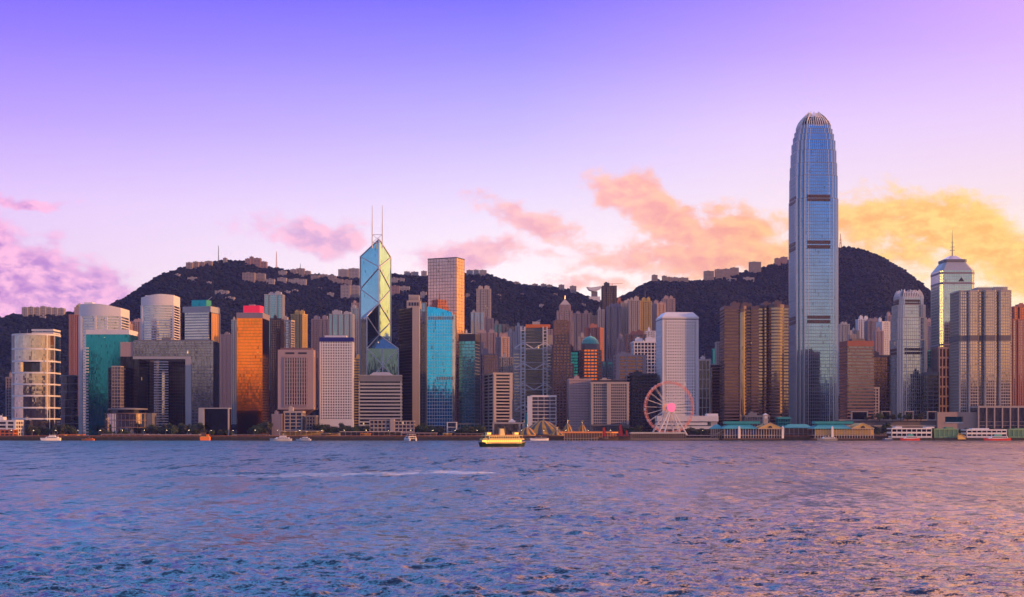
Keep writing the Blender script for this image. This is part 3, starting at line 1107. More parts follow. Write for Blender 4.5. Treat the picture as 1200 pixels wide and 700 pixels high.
# --- gateway shaped government offices
Yg = 1690.0
r = thing('gateway_building', 'huge grey gateway shaped building with a tall open doorway', 'government offices', (X(198, Yg), Yg + 15, GZ))
zt = Z(400, Yg)
MB().box(X(141, Yg), X(156, Yg), Yg, Yg + 34, GZ - .5, Z(418, Yg)).build('west_leg', g_dark, r)
MB().box(X(156.2, Yg), X(163, Yg), Yg + 1, Yg + 34, GZ - .5, Z(421, Yg)).build('inner_leg', g_dark, r)
MB().box(X(156, Yg), X(215, Yg), Yg - .3, Yg + 34, Z(418, Yg), zt - .05).build('bridge_block', g_stone, r)
MB().box(X(141, Yg), X(155.98, Yg), Yg + .3, Yg + 34, Z(418, Yg) + .02, zt - 1).build('bridge_shoulder', PK, r)
MB().box(X(224.5, Yg), X(250, Yg), Yg - .3, Yg + 34, GZ - .5, zt).build('east_leg', g_stone, r)
MB().box(X(215, Yg), X(224.4, Yg), Yg - .25, Yg + 34, Z(418, Yg) + .02, zt - .02).build('corner_block', g_stone, r)
fr = MB()
fr.box(X(156, Yg), X(224, Yg), Yg - 1.2, Yg + 33, Z(421, Yg), Z(418, Yg) - .03)
fr.box(X(217.5, Yg), X(224.4, Yg), Yg - 1.2, Yg + 33.5, GZ - .5, Z(421, Yg) - .02)
fr.build('doorway_frame', LG, r)
bnd = MB()
for i in range(30):
    z = Z(418, Yg) + i * (zt - Z(418, Yg)) / 6
    if z < zt - .5:
        bnd.box(X(156, Yg), X(250, Yg), Yg - .55, Yg - .2, z, z + .55)
for i in range(22):
    z = GZ + i * 4.0
    if z < Z(418, Yg) - .8:
        bnd.box(X(224.6, Yg), X(250, Yg), Yg - .55, Yg - .2, z, z + .55)
bnd.build('spandrels', GR, r)
mb = MB()
for q in range(26):
    x = X(156.5 + q * 3.6, Yg)
    mb.box(x - .12, x + .12, Yg - .62, Yg - .31, (Z(418, Yg) if q < 19 else GZ), zt - .1)
mb.build('mullions', GR, r)
MB().box(X(157, Yg), X(249, Yg), Yg + 1, Yg + 32, zt + .01, zt + 1.6).build('roof_parapet', GR, r)
MB().box(X(188, Yg), X(199, Yg), Yg + 6, Yg + 18, zt + 1.59, zt + 5).build('plant_room', GR, r)
for i in range(3):
    MB().bar((X(190 + 3 * i, Yg), Yg + 8, zt + 4.9), (X(190 + 3 * i, Yg), Yg + 8, zt + 10 - 2 * (i % 2)), .25).build('aerial', BK, r)

for a_, b_, lab_ in ((164, 175.5, 'added dark slab for the shade at the left of the gateway opening'), (197.5, 222, 'added dark slab for the shade at the right of the gateway opening')):
    tower('office_tower', lab_, 'office tower', rect(a_, b_, 1790, 20), 424, 1790, DK, g_dark, 'curt', plant=0)  # added dark slabs stand in for the shade behind the gateway

# --- council drum and its offices in front
Yl = 1585.0
r = thing('drum_hall', 'low drum shaped hall of bronze glass under a disc roof', 'council hall', (X(144, Yl), Yl + 18, GZ))
cx = X(143, Yl)
MB().lathe(cx, Yl + 24, [(25.5, GZ - .5), (25.5, Z(485, Yl))], 48).build('glazing', g_wavy, r)
mb = MB()
for py in (501, 492.5, 484.5):
    z = Z(py, Yl)
    mb.lathe(cx, Yl + 24, [(25.5, z - .3), (26.1, z - .3), (26.1, z + .3), (25.5, z + .3)], 48)
for i in range(36):
    a = 2 * math.pi * i / 36
    mb.bar((cx + 25.8 * math.cos(a), Yl + 24 + 25.8 * math.sin(a), GZ), (cx + 25.8 * math.cos(a), Yl + 24 + 25.8 * math.sin(a), Z(485, Yl)), .16)
mb.build('facade_frame', RG, r)
MB().lathe(cx, Yl + 24, [(25.9, Z(484.5, Yl)), (20, Z(484, Yl)), (20, Z(480.5, Yl))], 40).build('clerestory', g_dark, r)
MB().lathe(cx, Yl + 24, [(20, Z(480.5, Yl)), (22.5, Z(480, Yl)), (22.3, Z(478.6, Yl)), (0, Z(477.8, Yl))], 40).build('disc_roof', GR, r)
tower('office_block', 'plain grey low block joined to the right of the drum hall', 'office block', rect(166, 178, 1600, 20), 485, 1600, GR, GR, (4, .3, .1, 5, .2, .15), plant=0, par=.8)
r = thing('exhibition_hall', 'black glass box with a white picture frame edge near the sea wall', 'exhibition hall', (X(252, 1600), 1612, GZ))
MB().prism(quad(239, 1600, 4, pr=268, l2=22), GZ - .5, Z(478.5, 1600)).build('glazing', g_dark, r)
P0 = quad(238.4, 1599, 4, pr=268.6, l2=5)
fr = MB()
xa, xb_ = P0[0][0], P0[1][0]
fr.box(xa - 5.5, xa - .1, 1598, 1622, GZ - .5, Z(478, 1600))
fr.box(xa - .09, xa + 1.0, 1598.4, 1600, GZ - .5, Z(478, 1600))
fr.box(xb_ - 1.2, xb_, 1598.4, 1602, GZ - .5, Z(478, 1600))
fr.box(xa + 1.01, xb_ - 1.21, 1598.4, 1621, Z(478, 1600) - 1.2, Z(478, 1600))
fr.build('picture_frame', LG, r)

# --- tower with glowing orange flank
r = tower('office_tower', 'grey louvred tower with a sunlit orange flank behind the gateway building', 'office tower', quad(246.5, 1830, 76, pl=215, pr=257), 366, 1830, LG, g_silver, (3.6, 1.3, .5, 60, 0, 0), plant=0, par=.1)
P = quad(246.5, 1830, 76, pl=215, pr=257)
MB().prism(outset(P, .8), Z(366.1, 1830), Z(359, 1830)).build('crown_band', LG, r)
mb = MB()
for a, b2_ in ((P[0], P[1]), (P[0], P[3]), (P[3], P[2])):
    for q, w in ((0, 2.4), (1, 2.4)):
        x = a[0] + (b2_[0] - a[0]) * q
        y = a[1] + (b2_[1] - a[1]) * q
        mb.prism(outset([(x - .9, y - .9), (x + .9, y - .9), (x + .9, y + .9), (x - .9, y + .9)], .35), GZ, Z(366, 1830))
L = math.hypot(P[1][0] - P[0][0], P[1][1] - P[0][1])
e = ((P[1][0] - P[0][0]) / L, (P[1][1] - P[0][1]) / L)
for q in range(1, 4):
    s = L * q / 4
    x, y = P[0][0] + e[0] * s, P[0][1] + e[1] * s
    mb.box(x - .8, x + 1.0, y - 1.2, y + 1.2, GZ, Z(366, 1830))
mb.build('piers', LG, r)
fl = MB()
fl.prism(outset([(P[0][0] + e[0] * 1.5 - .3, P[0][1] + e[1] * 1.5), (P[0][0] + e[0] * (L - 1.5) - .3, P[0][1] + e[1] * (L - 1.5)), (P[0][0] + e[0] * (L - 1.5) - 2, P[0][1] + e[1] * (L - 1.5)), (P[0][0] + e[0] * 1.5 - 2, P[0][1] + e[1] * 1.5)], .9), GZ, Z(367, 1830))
fl.build('sunglow_flank', solid('painted_sunlight', (.78, .36, .05), .38, .25, var=.12), r)  # orange evening sun on this flank is put into its colour
tp = scalepoly(P, .55)
MB().prism(tp, Z(359.1, 1830), Z(351, 1830)).build('roof_cabin', g_teal, r)
MB().bar((tp[0][0], tp[0][1] + 8, Z(351, 1830)), (tp[0][0] + 6, tp[0][1] + 8, Z(346.5, 1830)), .4).build('crane_arm', SL, r)
resi('mauve apartment slab between the orange flanked tower and gold tower', 258, 272, 393, 2300, MV, n=3)
resi('slim bluish apartment tower hugging the gold tower', 271.5, 278, 376, 2200, LG, n=1, style='fine', gl=g_teal)

# --- gold tower with red sign
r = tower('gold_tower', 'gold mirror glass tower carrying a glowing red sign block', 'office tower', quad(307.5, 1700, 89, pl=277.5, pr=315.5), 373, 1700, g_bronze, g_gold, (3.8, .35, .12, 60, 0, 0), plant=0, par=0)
P = quad(307.5, 1700, 89, pl=277.5, pr=315.5)
MB().prism(outset(P, .5), Z(373, 1700), Z(366.5, 1700)).build('roof_band', MV, r)
c = centroid(P)
sb = [(X(284, 1700), 1706), (X(304, 1700), 1702), (X(306, 1700), 1718), (X(286, 1700), 1722)]
sg = MB().prism(sb, Z(366.6, 1700), Z(358, 1700)).build('sign_block', RS, r)
MB().box(X(290, 1700), X(297, 1700), 1708, 1715, Z(358.1, 1700), Z(356.2, 1700)).build('plant_room', MV, r)

resi('teal glazed apartment tower high behind the gold tower', 310, 331, 346, 2480, LG, gl=g_aqua, n=2, style=(3.2, .8, .3, 3.4, .9, .5), plant=2)
tower('office_tower', 'brown tower half hidden between the gold tower and top heavy tower', 'office tower', rect(317, 329, 1860, 24), 375, 1860, BR, g_bronze, 'fine')
r = tower('office_tower', 'pale stepped tower with a bright glazed top behind the top heavy tower', 'office tower', quad(341, 1900, 70, pl=328, pr=345), 377, 1900, CR, g_silver, (3.4, 1.0, .3, 4, .8, .4), plant=1)
resi('sunlit yellow apartment tower behind the top heavy tower', 342, 357, 369, 2240, YW, n=2, turn=70, plant=2)

# --- top heavy (inverted) tower
Yp = 1625.0
r = thing('top_heavy_tower', 'top heavy pinkish tower on a narrow neck with upright ribs', 'office tower', (X(346.5, Yp), Yp + 18, GZ))


def sq(px0, px1, dep):
    x0, x1 = X(px0, Yp), X(px1, Yp)
    cy = Yp + 19
    return [(x0, cy - dep), (x1, cy - dep), (x1, cy + dep), (x0, cy + dep)]


B = sq(325.5, 367.5, 19)
zt, zb = Z(410, Yp), Z(480, Yp)
inner = sq(331, 361.5, 19.3)
ch = MB()
ch.prism(B, zb, zt, caps=(True, True))
ch.build('walls', PK, r)
MB().prism(B, zb - 7, zb - .01, top=None) if False else None
MB().prism(sq(337, 355, 9), zb - 7.5, zb - .01, top=B).build('flared_soffit', RG, r)
MB().prism(sq(337, 355, 9), GZ, zb - 7.4).build('neck', CR, r)
fl = MB()
y0 = Yp - .02
fl.box(X(333, Yp), X(360.5, Yp), y0 - .25, y0 + .1, Z(475, Yp), Z(420, Yp))
fl.build('window_field', g_dark, r)
rb = MB()
for q in range(10):
    x = X(333.8 + q * 2.87, Yp)
    rb.box(x - .62, x + .62, y0 - 1.1, y0 - .26, Z(477, Yp), Z(418.5, Yp))
for q in range(13):
    z = Z(475, Yp) + q * 4.4
    rb.box(X(333, Yp), X(360.5, Yp), y0 - .6, y0 - .26, z, z + .8)
for q in range(6):
    x = B[1][0]
    y = B[1][1] + 5 + q * 5.5
    rb.box(x - .1, x + .5, y, y + 1.3, Z(477, Yp), Z(418.5, Yp))
rb.build('ribs', PK, r)
tw = MB()
for a, b2_ in ((334.5, 345), (349.5, 359.5)):
    tw.box(X(a, Yp), X(b2_, Yp), y0 - .2, y0 + .1, Z(415.2, Yp), Z(413, Yp))
tw.build('roof_slots', DK, r)
MB().prism(sq(328, 365, 16.5), zt, Z(407.7, Yp)).build('roof_parapet', RG, r)
tower('office_block', 'white gridded entrance block under the top heavy tower', 'entrance block', rect(333, 354, 1606, 22), 484, 1606, CR, g_stone, (4.2, .9, .5, 6.0, 1.0, .6), plant=1)
tower('office_block', 'plain mauve low wing at the left foot of the top heavy tower', 'office block', rect(318.5, 330, 1600, 22), 487.5, 1600, MV, MV, (5, .3, .12, 9, .3, .2), plant=1)
tower('office_block', 'dark low wing at the right foot of the top heavy tower', 'office block', rect(359, 369.5, 1604, 20), 489, 1604, CO, g_dark, 'grid', plant=0)

# --- white hotel grid with navy roof sign
r = tower('hotel_tower', 'white window grid slab topped by a navy blue roof band', 'hotel', quad(375, 1640, 2, pr=413, pl=373.4), 400.5, 1640, WH, g_dark, (3.25, 1.45, .6, 3.0, 1.3, .75), plant=0, par=0)
P = quad(375, 1640, 2, pr=413, pl=373.4)
MB().prism(outset(P, 1.0), Z(400.5, 1640), Z(395.5, 1640)).build('roof_band', NV, r)
MB().prism(outset(P, .8), GZ - .6, Z(492, 1640)).build('base', WH, r)
c = centroid(P)
MB().box(c[0] - 14, c[0] + 12, c[1] - 4, c[1] + 6, Z(395.5, 1640), Z(394, 1640) + 1).build('plant_room', WH, r)

resi('grey pink apartment slab left above the white hotel slab', 365, 385.5, 375, 2320, MV, n=4, plant=2)
resi('teal and white apartment slab above the white hotel slab', 386, 413, 369, 2260, LG, gl=g_aqua, n=4, style=(3.1, .9, .3, 4.2, 1.2, .6), plant=2)
resi('bluish apartment tower right of the teal and white slab', 411.5, 424, 362, 2350, LG, gl=g_teal, n=2, plant=1)
resi('pale pink apartment tower highest on the slope left of the prism tower', 412, 423, 356, 2620, PK, n=2)
resi('low cream block with golden light left of the prism tower base', 415, 431, 421, 2050, YW, n=2, style='band', name='office_block', cat='office block', group='low blocks between the towers')
# ================================================================== MIDDLE
# --- prism tower with diagonal bracing
Yc = 1800.0
r = thing('prism_tower', 'faceted glass prism tower with white diagonal bracing and twin masts', 'skyscraper', (X(444.5, Yc), Yc, GZ))
ph = math.atan2(1.0, 4.6)      # turned so that a sliver of the left wall shows
A = (X(430, Yc - 30), Yc - 30)
Bc = (X(467, Yc - 23), Yc - 23)
ex = (Bc[0] - A[0], Bc[1] - A[1])
Dc = (A[0] - ex[1], A[1] + ex[0])
Dc = (X(422, Dc[1]), Dc[1])
Cc = (Dc[0] + ex[0], Dc[1] + ex[1])
O = ((A[0] + Cc[0]) / 2, (A[1] + Cc[1]) / 2)
za = Z(410, Yc)      # eave of front and right quarters
zo1 = Z(393, Yc)
zl, zo2 = Z(373, Yc), Z(356, Yc)
zk, zo3 = Z(300, Yc), Z(281, Yc)


def shaft(name, P, Q, ze, zo, mat):
    """quarter shaft P-Q-centre with its roof pitched up to the centre"""
    mb = MB()
    L = math.hypot(Q[0] - P[0], Q[1] - P[1])
    g = GZ - .5

    def f(a, b_, z1a, z1b):
        l = math.hypot(b_[0] - a[0], b_[1] - a[1])
        mb.face([(a[0], a[1], g), (b_[0], b_[1], g), (b_[0], b_[1], z1b), (a[0], a[1], z1a)], [(0, g), (l, g), (l, z1b), (0, z1a)])
    f(P, Q, ze, ze)
    f(Q, O, ze, zo)
    f(O, P, zo, ze)
    mb.face([(P[0], P[1], ze), (Q[0], Q[1], ze), (O[0], O[1], zo)], [(0, 0), (L, 0), (L / 2, 40)])
    return mb.build(name, mat, r)


sh = 0.9985


def pull(P, k=.004):
    return (P[0] + (O[0] - P[0]) * k, P[1] + (O[1] - P[1]) * k)


g_prism = glass('prism_glass', (.44, .66, .70), 1.33, 4.0, rough=.06, tilt=.004, var=.06, lit=.0, dark=.02)
g_prism_dark = glass('prism_glass_low', (.11, .23, .30), 1.33, 4.0, rough=.07, tilt=.005, var=.1, lit=.001, dark=.04)
shaft('front_shaft', A, Bc, za, zo1, g_prism_dark)
shaft('east_shaft', Bc, pull(Cc, .01), za - 1, zo1 - 1, g_prism_dark)
shaft('west_shaft', Dc, pull(A, .01), zl, zo2, g_prism_dark)
shaft('tall_shaft', pull(Cc), pull(Dc), zk, zo3, g_prism)
br = MB()


def member(p, zp, q, zq, w=.75, out=.5):
    def o(P_):
        d = Vector((P_[0] - O[0], P_[1] - O[1], 0))
        return (P_[0], P_[1] - out)
    a, b_ = o(p), o(q)
    br.bar((a[0], a[1], zp), (b_[0], b_[1], zq), w, 4)


member(O, zo1, O, zo3, .85)
member(Dc, GZ, Dc, zk)
member(Cc, GZ, Cc, zk)
member(A, GZ, A, zl)
member(Bc, GZ, Bc, za)
member(A, za, O, zo1)
member(Bc, za, O, zo1)
member(Bc, za, Cc, za)
member(Dc, zl, O, zo2)
member(A, zl, O, zo2)
member(Dc, zk, O, zo3)
member(Cc, zk, O, zo3)
member(Dc, zk, Cc, zk, .5)
Mf = ((A[0] + Bc[0]) / 2, (A[1] + Bc[1]) / 2)
H = za - Z(449, Yc)
for i in range(3):
    t0, t1 = za - H * i, za - H * (i + 1)
    member(A, t0, Bc, t1, .7, .8)
    member(Bc, t0, A, t1, .7, .8)
member(Mf, GZ, Mf, za, .7, .6)
for (Pp, zs) in ((Dc, [(300, 314), (338, 314), (338, 356), (373, 356)]), (Cc, [(300, 314), (338, 314), (338, 356), (377, 356), (377, 392)])):
    for e_, o_ in zs:
        member(Pp, Z(e_, Yc), O, Z(o_, Yc), .7, .7)
member(A, zl, O, zo1, .7, .7)
br.build('bracing', WH, r)
mf = MB()
for px in (436.8, 448.6):
    mf.bar((X(px, Yc), O[1], zo3 - 10), (X(px, Yc), O[1], Z(262, Yc)), .75, 6, .6)
    mf.bar((X(px, Yc), O[1], Z(262, Yc)), (X(px, Yc), O[1], Z(242, Yc)), .5, 6, .3)
mf.build('masts', WH, r) if False else None
for px in (436.8, 448.6):
    MB().bar((X(px, Yc), O[1], zo3 - 12), (X(px, Yc), O[1], Z(262, Yc)), .75, 6, .62).bar((X(px, Yc), O[1], Z(262, Yc)), (X(px, Yc), O[1], Z(242, Yc)), .55, 6, .35).build('mast', WH, r)
fm = MB()
for py in (276, 285):
    fm.bar((X(436.8, Yc), O[1], Z(py, Yc)), (X(448.6, Yc), O[1], Z(py, Yc)), .5)
fm.bar((X(436.8, Yc), O[1], Z(285, Yc)), (X(448.6, Yc), O[1], Z(276, Yc)), .4)
fm.bar((X(448.6, Yc), O[1], Z(285, Yc)), (X(436.8, Yc), O[1], Z(276, Yc)), .4)
fm.build('mast_frame', WH, r)

# --- banded office in front of it
r = tower('office_block', 'broad office striped with white floor bands below the prism tower', 'office block', quad(421, 1650, 3, pr=470, pl=419), 447, 1650, LG, g_dark, (4.05, 1.9, .9, 80, .8, .5), plant=0, par=0)
P = quad(421, 1650, 3, pr=470, pl=419)
MB().prism(outset(P, .6), Z(447, 1650), Z(440.5, 1650)).build('roof_band', GR, r)
MB().prism(outset(P, 1.0), Z(440.4, 1650), Z(439.6, 1650)).build('cornice', LG, r)
cx = X(446, 1650)
MB().prism([(cx - 14, 1656), (cx + 14, 1656), (cx + 14, 1670), (cx - 14, 1670)], Z(439.6, 1650), Z(436, 1650), top=[(cx - 9, 1658), (cx + 9, 1658), (cx + 9, 1668), (cx - 9, 1668)]).build('plant_room', LG, r)

# --- low city hall
Yh = 1592.0
r = thing('city_hall', 'long low cream hall block with open floors and central stair pier', 'city hall', (X(459, Yh), Yh + 8, GZ))
z1 = Z(493.3, Yh)
for a, b2_, z in ((433, 457.3, Z(493, Yh)), (462.2, 485.5, Z(494, Yh))):
    x0, x1 = X(a, Yh), X(b2_, Yh)
    MB().box(x0 + .5, x1 - .5, Yh + 1.2, Yh + 16, GZ - .5, z - .5).build('glazing', g_spec, r)
    mb = MB()
    n = 4
    for i in range(n + 1):
        zz = GZ + .5 + (z - GZ - .8) * i / n
        mb.box(x0, x1, Yh, Yh + 17, zz, zz + (1.25 if i < n else 1.1))
    for i in range(6):
        x = x0 + (x1 - x0 - .8) * i / 5
        mb.box(x, x + .8, Yh - .12, Yh + 1.4, GZ, z + .02)
    mb.build('floor_frame', CR, r)
MB().box(X(457.4, Yh), X(462.1, Yh), Yh - 1.5, Yh + 12, GZ, Z(491.6, Yh)).build('stair_pier', CR, r)

# --- dark brown tower with cream shaft
r = tower('office_tower', 'dark brown tower with a cream lift shaft right of the prism tower', 'office tower', quad(485, 1760, 30, pl=467.5, pr=492), 361, 1760, BR, g_dark, (3.8, .8, .25, 3.2, .5, .35), plant=0, par=1)
P = quad(485, 1760, 30, pl=467.5, pr=492)
cxm = X(487.5, 1756)
MB().box(cxm - 4.4, cxm + 4.4, 1752.5, 1765, GZ, Z(359.5, 1756)).build('lift_shaft', CR, r)
pm = MB().box(X(476.5, 1765), X(492.5, 1765), 1766, 1785, Z(361, 1760), Z(352, 1760)).box(X(478.5, 1765), X(491, 1765), 1768, 1783, Z(352, 1760) - .01, Z(345, 1760))
for q in range(4):
    pm.box(X(479.5 + q * 3, 1765), X(481.5 + q * 3, 1765), 1767.2, 1768.3, Z(350.5, 1760), Z(347, 1760))
pm.build('penthouse', CR, r)
mb = MB()
for q in range(4):
    mb.box(X(479 + q * 3.2, 1765), X(481 + q * 3.2, 1765), 1765.6, 1766.2, Z(358, 1760), Z(354, 1760))
mb.build('penthouse_windows', DK, r)
resi('dark blue slab wedged between the dark brown tower and copper tower', 490.5, 499, 355.5, 1900, GR, gl=g_blue, n=0, style='vert', name='office_tower', cat='office tower', group='towers behind the front row')

# --- copper coloured tower and the cyan glass tower before it
r = tower('office_tower', 'tall copper pink glass tower with an orange lit flank', 'skyscraper', quad(535, 1790, 66, pl=501.5, pr=544.3), 302.5, 1790, RG, g_rose, (4.3, .42, .14, 4.3, .3, .2), plant=0, par=1.2, roofm=DK)
Ya = 1655.0
r = thing('office_tower', 'bright cyan glass tower with sloping sail top before the copper tower', 'skyscraper', (X(517, Ya), Ya + 15, GZ))
x0, x1 = X(500.5, Ya), X(533.5, Ya)
zA, zB = Z(359.5, Ya), Z(366.5, Ya)
mb = MB()


def slab(x0, x1, y0, y1, z0, zL, zR, mbx):
    n = 8
    for i in range(n):
        a, b_ = x0 + (x1 - x0) * i / n, x0 + (x1 - x0) * (i + 1) / n
        def zt_(x):
            u = (x - x0) / (x1 - x0)
            return zL + (zR - zL) * u ** 1.7
        mbx.face([(a, y0, z0), (b_, y0, z0), (b_, y0, zt_(b_)), (a, y0, zt_(a))], [(a - x0, z0), (b_ - x0, z0), (b_ - x0, zt_(b_)), (a - x0, zt_(a))])
        mbx.face([(a, y0, zt_(a)), (b_, y0, zt_(b_)), (b_, y1, zt_(b_)), (a, y1, zt_(a))])
        mbx.face([(b_, y1, z0), (a, y1, z0), (a, y1, zt_(a)), (b_, y1, zt_(b_))])
    mbx.face([(x1, y0, z0), (x1, y1, z0), (x1, y1, zR), (x1, y0, zR)], [(0, z0), (y1 - y0, z0), (y1 - y0, zR), (0, zR)])
    mbx.face([(x0, y1, z0), (x0, y0, z0), (x0, y0, zL), (x0, y1, zL)], [(0, z0), (y1 - y0, z0), (y1 - y0, zL), (0, zL)])


slab(x0, x1 - 3.4, Ya, Ya + 30, GZ - .5, zA, zB, mb)
mb.build('glazing', g_cyan, r)
MB().box(x1 - 3.38, x1, Ya + 2, Ya + 30, GZ - .5, zB - 2).build('side_fin', g_silver, r)
fb = MB()
n = int((zB - GZ) / 4.1)
for i in range(n):
    z = GZ + i * 4.1
    fb.box(x0 - .05, x1 - 3.45, Ya - .16, Ya + .1, z, z + .35)
for i in range(11):
    x = x0 + .1 + (x1 - x0 - 3.7) * i / 10
    fb.box(x - .1, x + .1, Ya - .22, Ya + .12, GZ, zB - .5)
fb.build('mullions', SL, r)
for py, a, b2_ in ((373, 502, 531.5), (443.5, 511.5, 531.5)):
    vm_ = MB()
    nq = int((b2_ - a) / 2.6)
    for q in range(nq):
        xa = X(a + (b2_ - a) * q / nq, Ya)
        vm_.box(xa, xa + X(600 + (b2_ - a) / nq * .72, Ya), Ya - .32, Ya + .1, Z(py + 1.8, Ya), Z(py - 1.8, Ya))
    vm_.build('vent_louvres', GR, r)

r = tower('office_tower', 'teal grey glass tower with a dark crown beside the cyan tower', 'office tower', quad(556.5, 1670, 78, pl=538, pr=562), 400, 1670, GR, g_aqua, (4.0, .6, .2, 3.6, .2, .25), plant=0, par=0)
P = quad(556.5, 1670, 78, pl=538, pr=562)
MB().prism(outset(P, .5), Z(400, 1670), Z(391.5, 1670)).build('crown_band', DK, r)
resi('white pipe railed block peeking between copper tower and teal grey tower', 543, 552, 392, 1850, WH, n=0, style='fine', name='office_block', cat='office block', group='low blocks between the towers')
r = tower('office_block', 'beige block with louvred right face above the ferry', 'office block', quad(578.5, 1640, 12, pl=567, pr=600), 439, 1640, CR, g_dark, (3.9, 1.7, .6, 30, 3.2, .75), plant=0)
resi('plum coloured ribbed tower behind the beige louvred block', 561, 584.5, 416, 1800, MV, n=0, style='vert', gl=g_bronze, name='office_tower', cat='office tower', group='towers behind the front row')
resi('grey slab between the beige louvred block and the truss tower', 584.5, 601, 420, 1850, LG, n=2, style='fine', group='towers behind the front row')
resi('tallest slim cream apartment tower standing alone on the mid slope', 558.5, 575, 339.5, 2560, CR, n=2, plant=2)
resi('white blue apartment tower just left of the tallest slim cream one', 552, 566.5, 367, 2350, LG, n=2, gl=g_blue, plant=1)
resi('wide pink apartment block behind the plum ribbed tower', 559.5, 582, 391, 2150, PK, n=3, plant=2)
resi('grey green apartment slab low behind the pink block', 576, 591, 381, 2480, GR, n=3, gl=g_teal, plant=1)
resi('second grey green apartment slab nearer the truss tower', 590, 606, 384, 2440, CO, n=3, plant=1)
resi('pinkish apartment tower at the left shoulder of the truss tower', 582, 596, 396, 2120, PK, n=2, turn=25, plant=2)
resi('pale apartment tower tucked against the left wing of the truss tower', 594, 603, 390, 2200, LG, n=2, plant=1)

# --- bank tower hung from exposed trusses
Yq = 1780.0
r = thing('truss_tower', 'grey bank tower hung from exposed coat hanger trusses and ladder masts', 'bank tower', (X(625, Yq), Yq + 20, GZ))
zt1, zt2 = Z(386, Yq), Z(405, Yq)
MB().box(X(610, Yq), X(641, Yq), Yq + 2, Yq + 40, GZ - .5, zt1).build('glazing', g_dark, r)
MB().box(X(601.5, Yq), X(609.5, Yq), Yq + 3, Yq + 36, GZ - .5, zt2).build('west_wing', LG, r)
MB().box(X(641.2, Yq), X(648.5, Yq), Yq + 4, Yq + 36, GZ - .5, zt2).build('east_wing', LG, r)
for a, b2_ in ((602, 609), (641.5, 648)):
    mb = MB()
    for i in range(26):
        z = GZ + 4 + i * 4
        if z < zt2 - 3:
            mb.box(X(a, Yq), X(b2_, Yq), Yq + 2.6, Yq + 2.95, z, z + 1.5)
    mb.build('wing_windows', g_stone, r)
for a in (610.5, 636.5):
    mb = MB()
    x0, x1 = X(a, Yq), X(a + 4.6, Yq)
    zt = Z(383, Yq)
    for x in (x0, x1):
        mb.box(x - .75, x + .75, Yq - 1, Yq + .6, GZ - .5, zt)
        mb.box(x - .75, x + .75, Yq + 3, Yq + 4.5, GZ - .5, zt)
    n = 31
    for i in range(n):
        z = GZ + 2 + (zt - GZ - 3) * i / n
        mb.box(x0 + .76, x1 - .76, Yq - .8, Yq + .4, z, z + 1.0)
    mb.build('ladder_mast', WH, r)
for py in (405, 429, 453, 478):
    mb = MB()
    zt = Z(py, Yq)
    xm0, xm1 = X(612.8, Yq), X(638.8, Yq)
    xc = (xm0 + xm1) / 2
    mb.bar((X(603, Yq), Yq - .4, zt - 3.5), (xm0, Yq - .4, zt + 4), .85)
    mb.bar((X(648, Yq), Yq - .4, zt - 3.5), (xm1, Yq - .4, zt + 4), .85)
    mb.bar((xm0, Yq - .4, zt + 4), (xc, Yq - .4, zt - 4.5), .9)
    mb.bar((xm1, Yq - .4, zt + 4), (xc, Yq - .4, zt - 4.5), .9)
    mb.box(X(603, Yq), X(648, Yq), Yq - .6, Yq + .2, zt - 4.9, zt - 4.1)
    mb.bar((xm0, Yq - .4, zt + 4), (xm1, Yq - .4, zt + 4), .35)
    mb.build('truss', WH, r)
fb = MB()
for i in range(34):
    z = GZ + 3 + i * 4
    if z < zt1 - 1:
        fb.box(X(615.6, Yq), X(636, Yq), Yq + 1.6, Yq + 1.95, z, z + .8)
fb.build('floor_bands', GR, r)
MB().box(X(616, Yq), X(645, Yq), Yq + 4, Yq + 30, Z(384, Yq), Z(380, Yq)).build('roof_cap', OR, r)
um = MB().box(X(612, Yq), X(640, Yq), Yq + 6, Yq + 30, zt1 + .01, Z(384.05, Yq)).box(X(624, Yq), X(633, Yq), Yq + 8, Yq + 16, Z(380, Yq) - .01, Z(376.5, Yq)).box(X(642, Yq), X(647.5, Yq), Yq + 8, Yq + 18, zt2 - .01, Z(392, Yq))
um.build('plant_room', LG, r)
MB().bar((X(627, Yq), Yq + 12, Z(377, Yq)), (X(634, Yq), Yq + 12, Z(374, Yq)), .3).build('maintenance_crane', SL, r)

r = tower('office_block', 'white glass fronted block with a teal side wall before the truss tower', 'office block', quad(623.5, 1640, 4, pl=None, pr=651.5, l2=24), 465.5, 1640, WH, g_silver, (4.2, .7, .4, 6.5, .35, .45), plant=0)
MB().box(X(618, 1640), X(623.2, 1640), 1639, 1664, GZ, Z(464.5, 1640)).build('white_pylon', WH, r)
MB().box(X(615.5, 1640), X(617.9, 1640), 1641, 1664, GZ, Z(484, 1640)).build('teal_wall', TQ, r)

# --- slender stepped brown tower and spired tower behind it
Ys = 1740.0
r = thing('stepped_tower', 'slender stepped brown granite tower glowing orange at its top', 'office tower', (X(658, Ys), Ys + 12, GZ))
for a, b2_, p0, p1, dd in ((647.5, 672, 510, 426, 0), (647.8, 668.5, 426, 404, 1.2), (649.2, 666.5, 404, 376, 2.4)):
    P = rect(a, b2_, Ys + dd, 24 - dd)
    z0, z1 = (GZ - .5 if p0 > 505 else Z(p0, Ys)), Z(p1, Ys)
    MB().prism(P, z0, z1).build('glazing', g_bronze, r)
    facade(P, z0 + .02, z1, 3.7, 1.5, .5, 4.2, 1.6, .7).build('facade_frame', RG, r)
MB().prism(rect(650.5, 665, Ys + 3, 18), Z(376, Ys), Z(374.5, Ys)).build('roof_parapet', RG, r)
zz = hill_z(X(661, 2160), 2160) - 3
r = thing('spired_tower', 'pointed crown apartment tower behind the stepped brown tower', 'apartment tower', (X(662, 2160), 2172, zz))
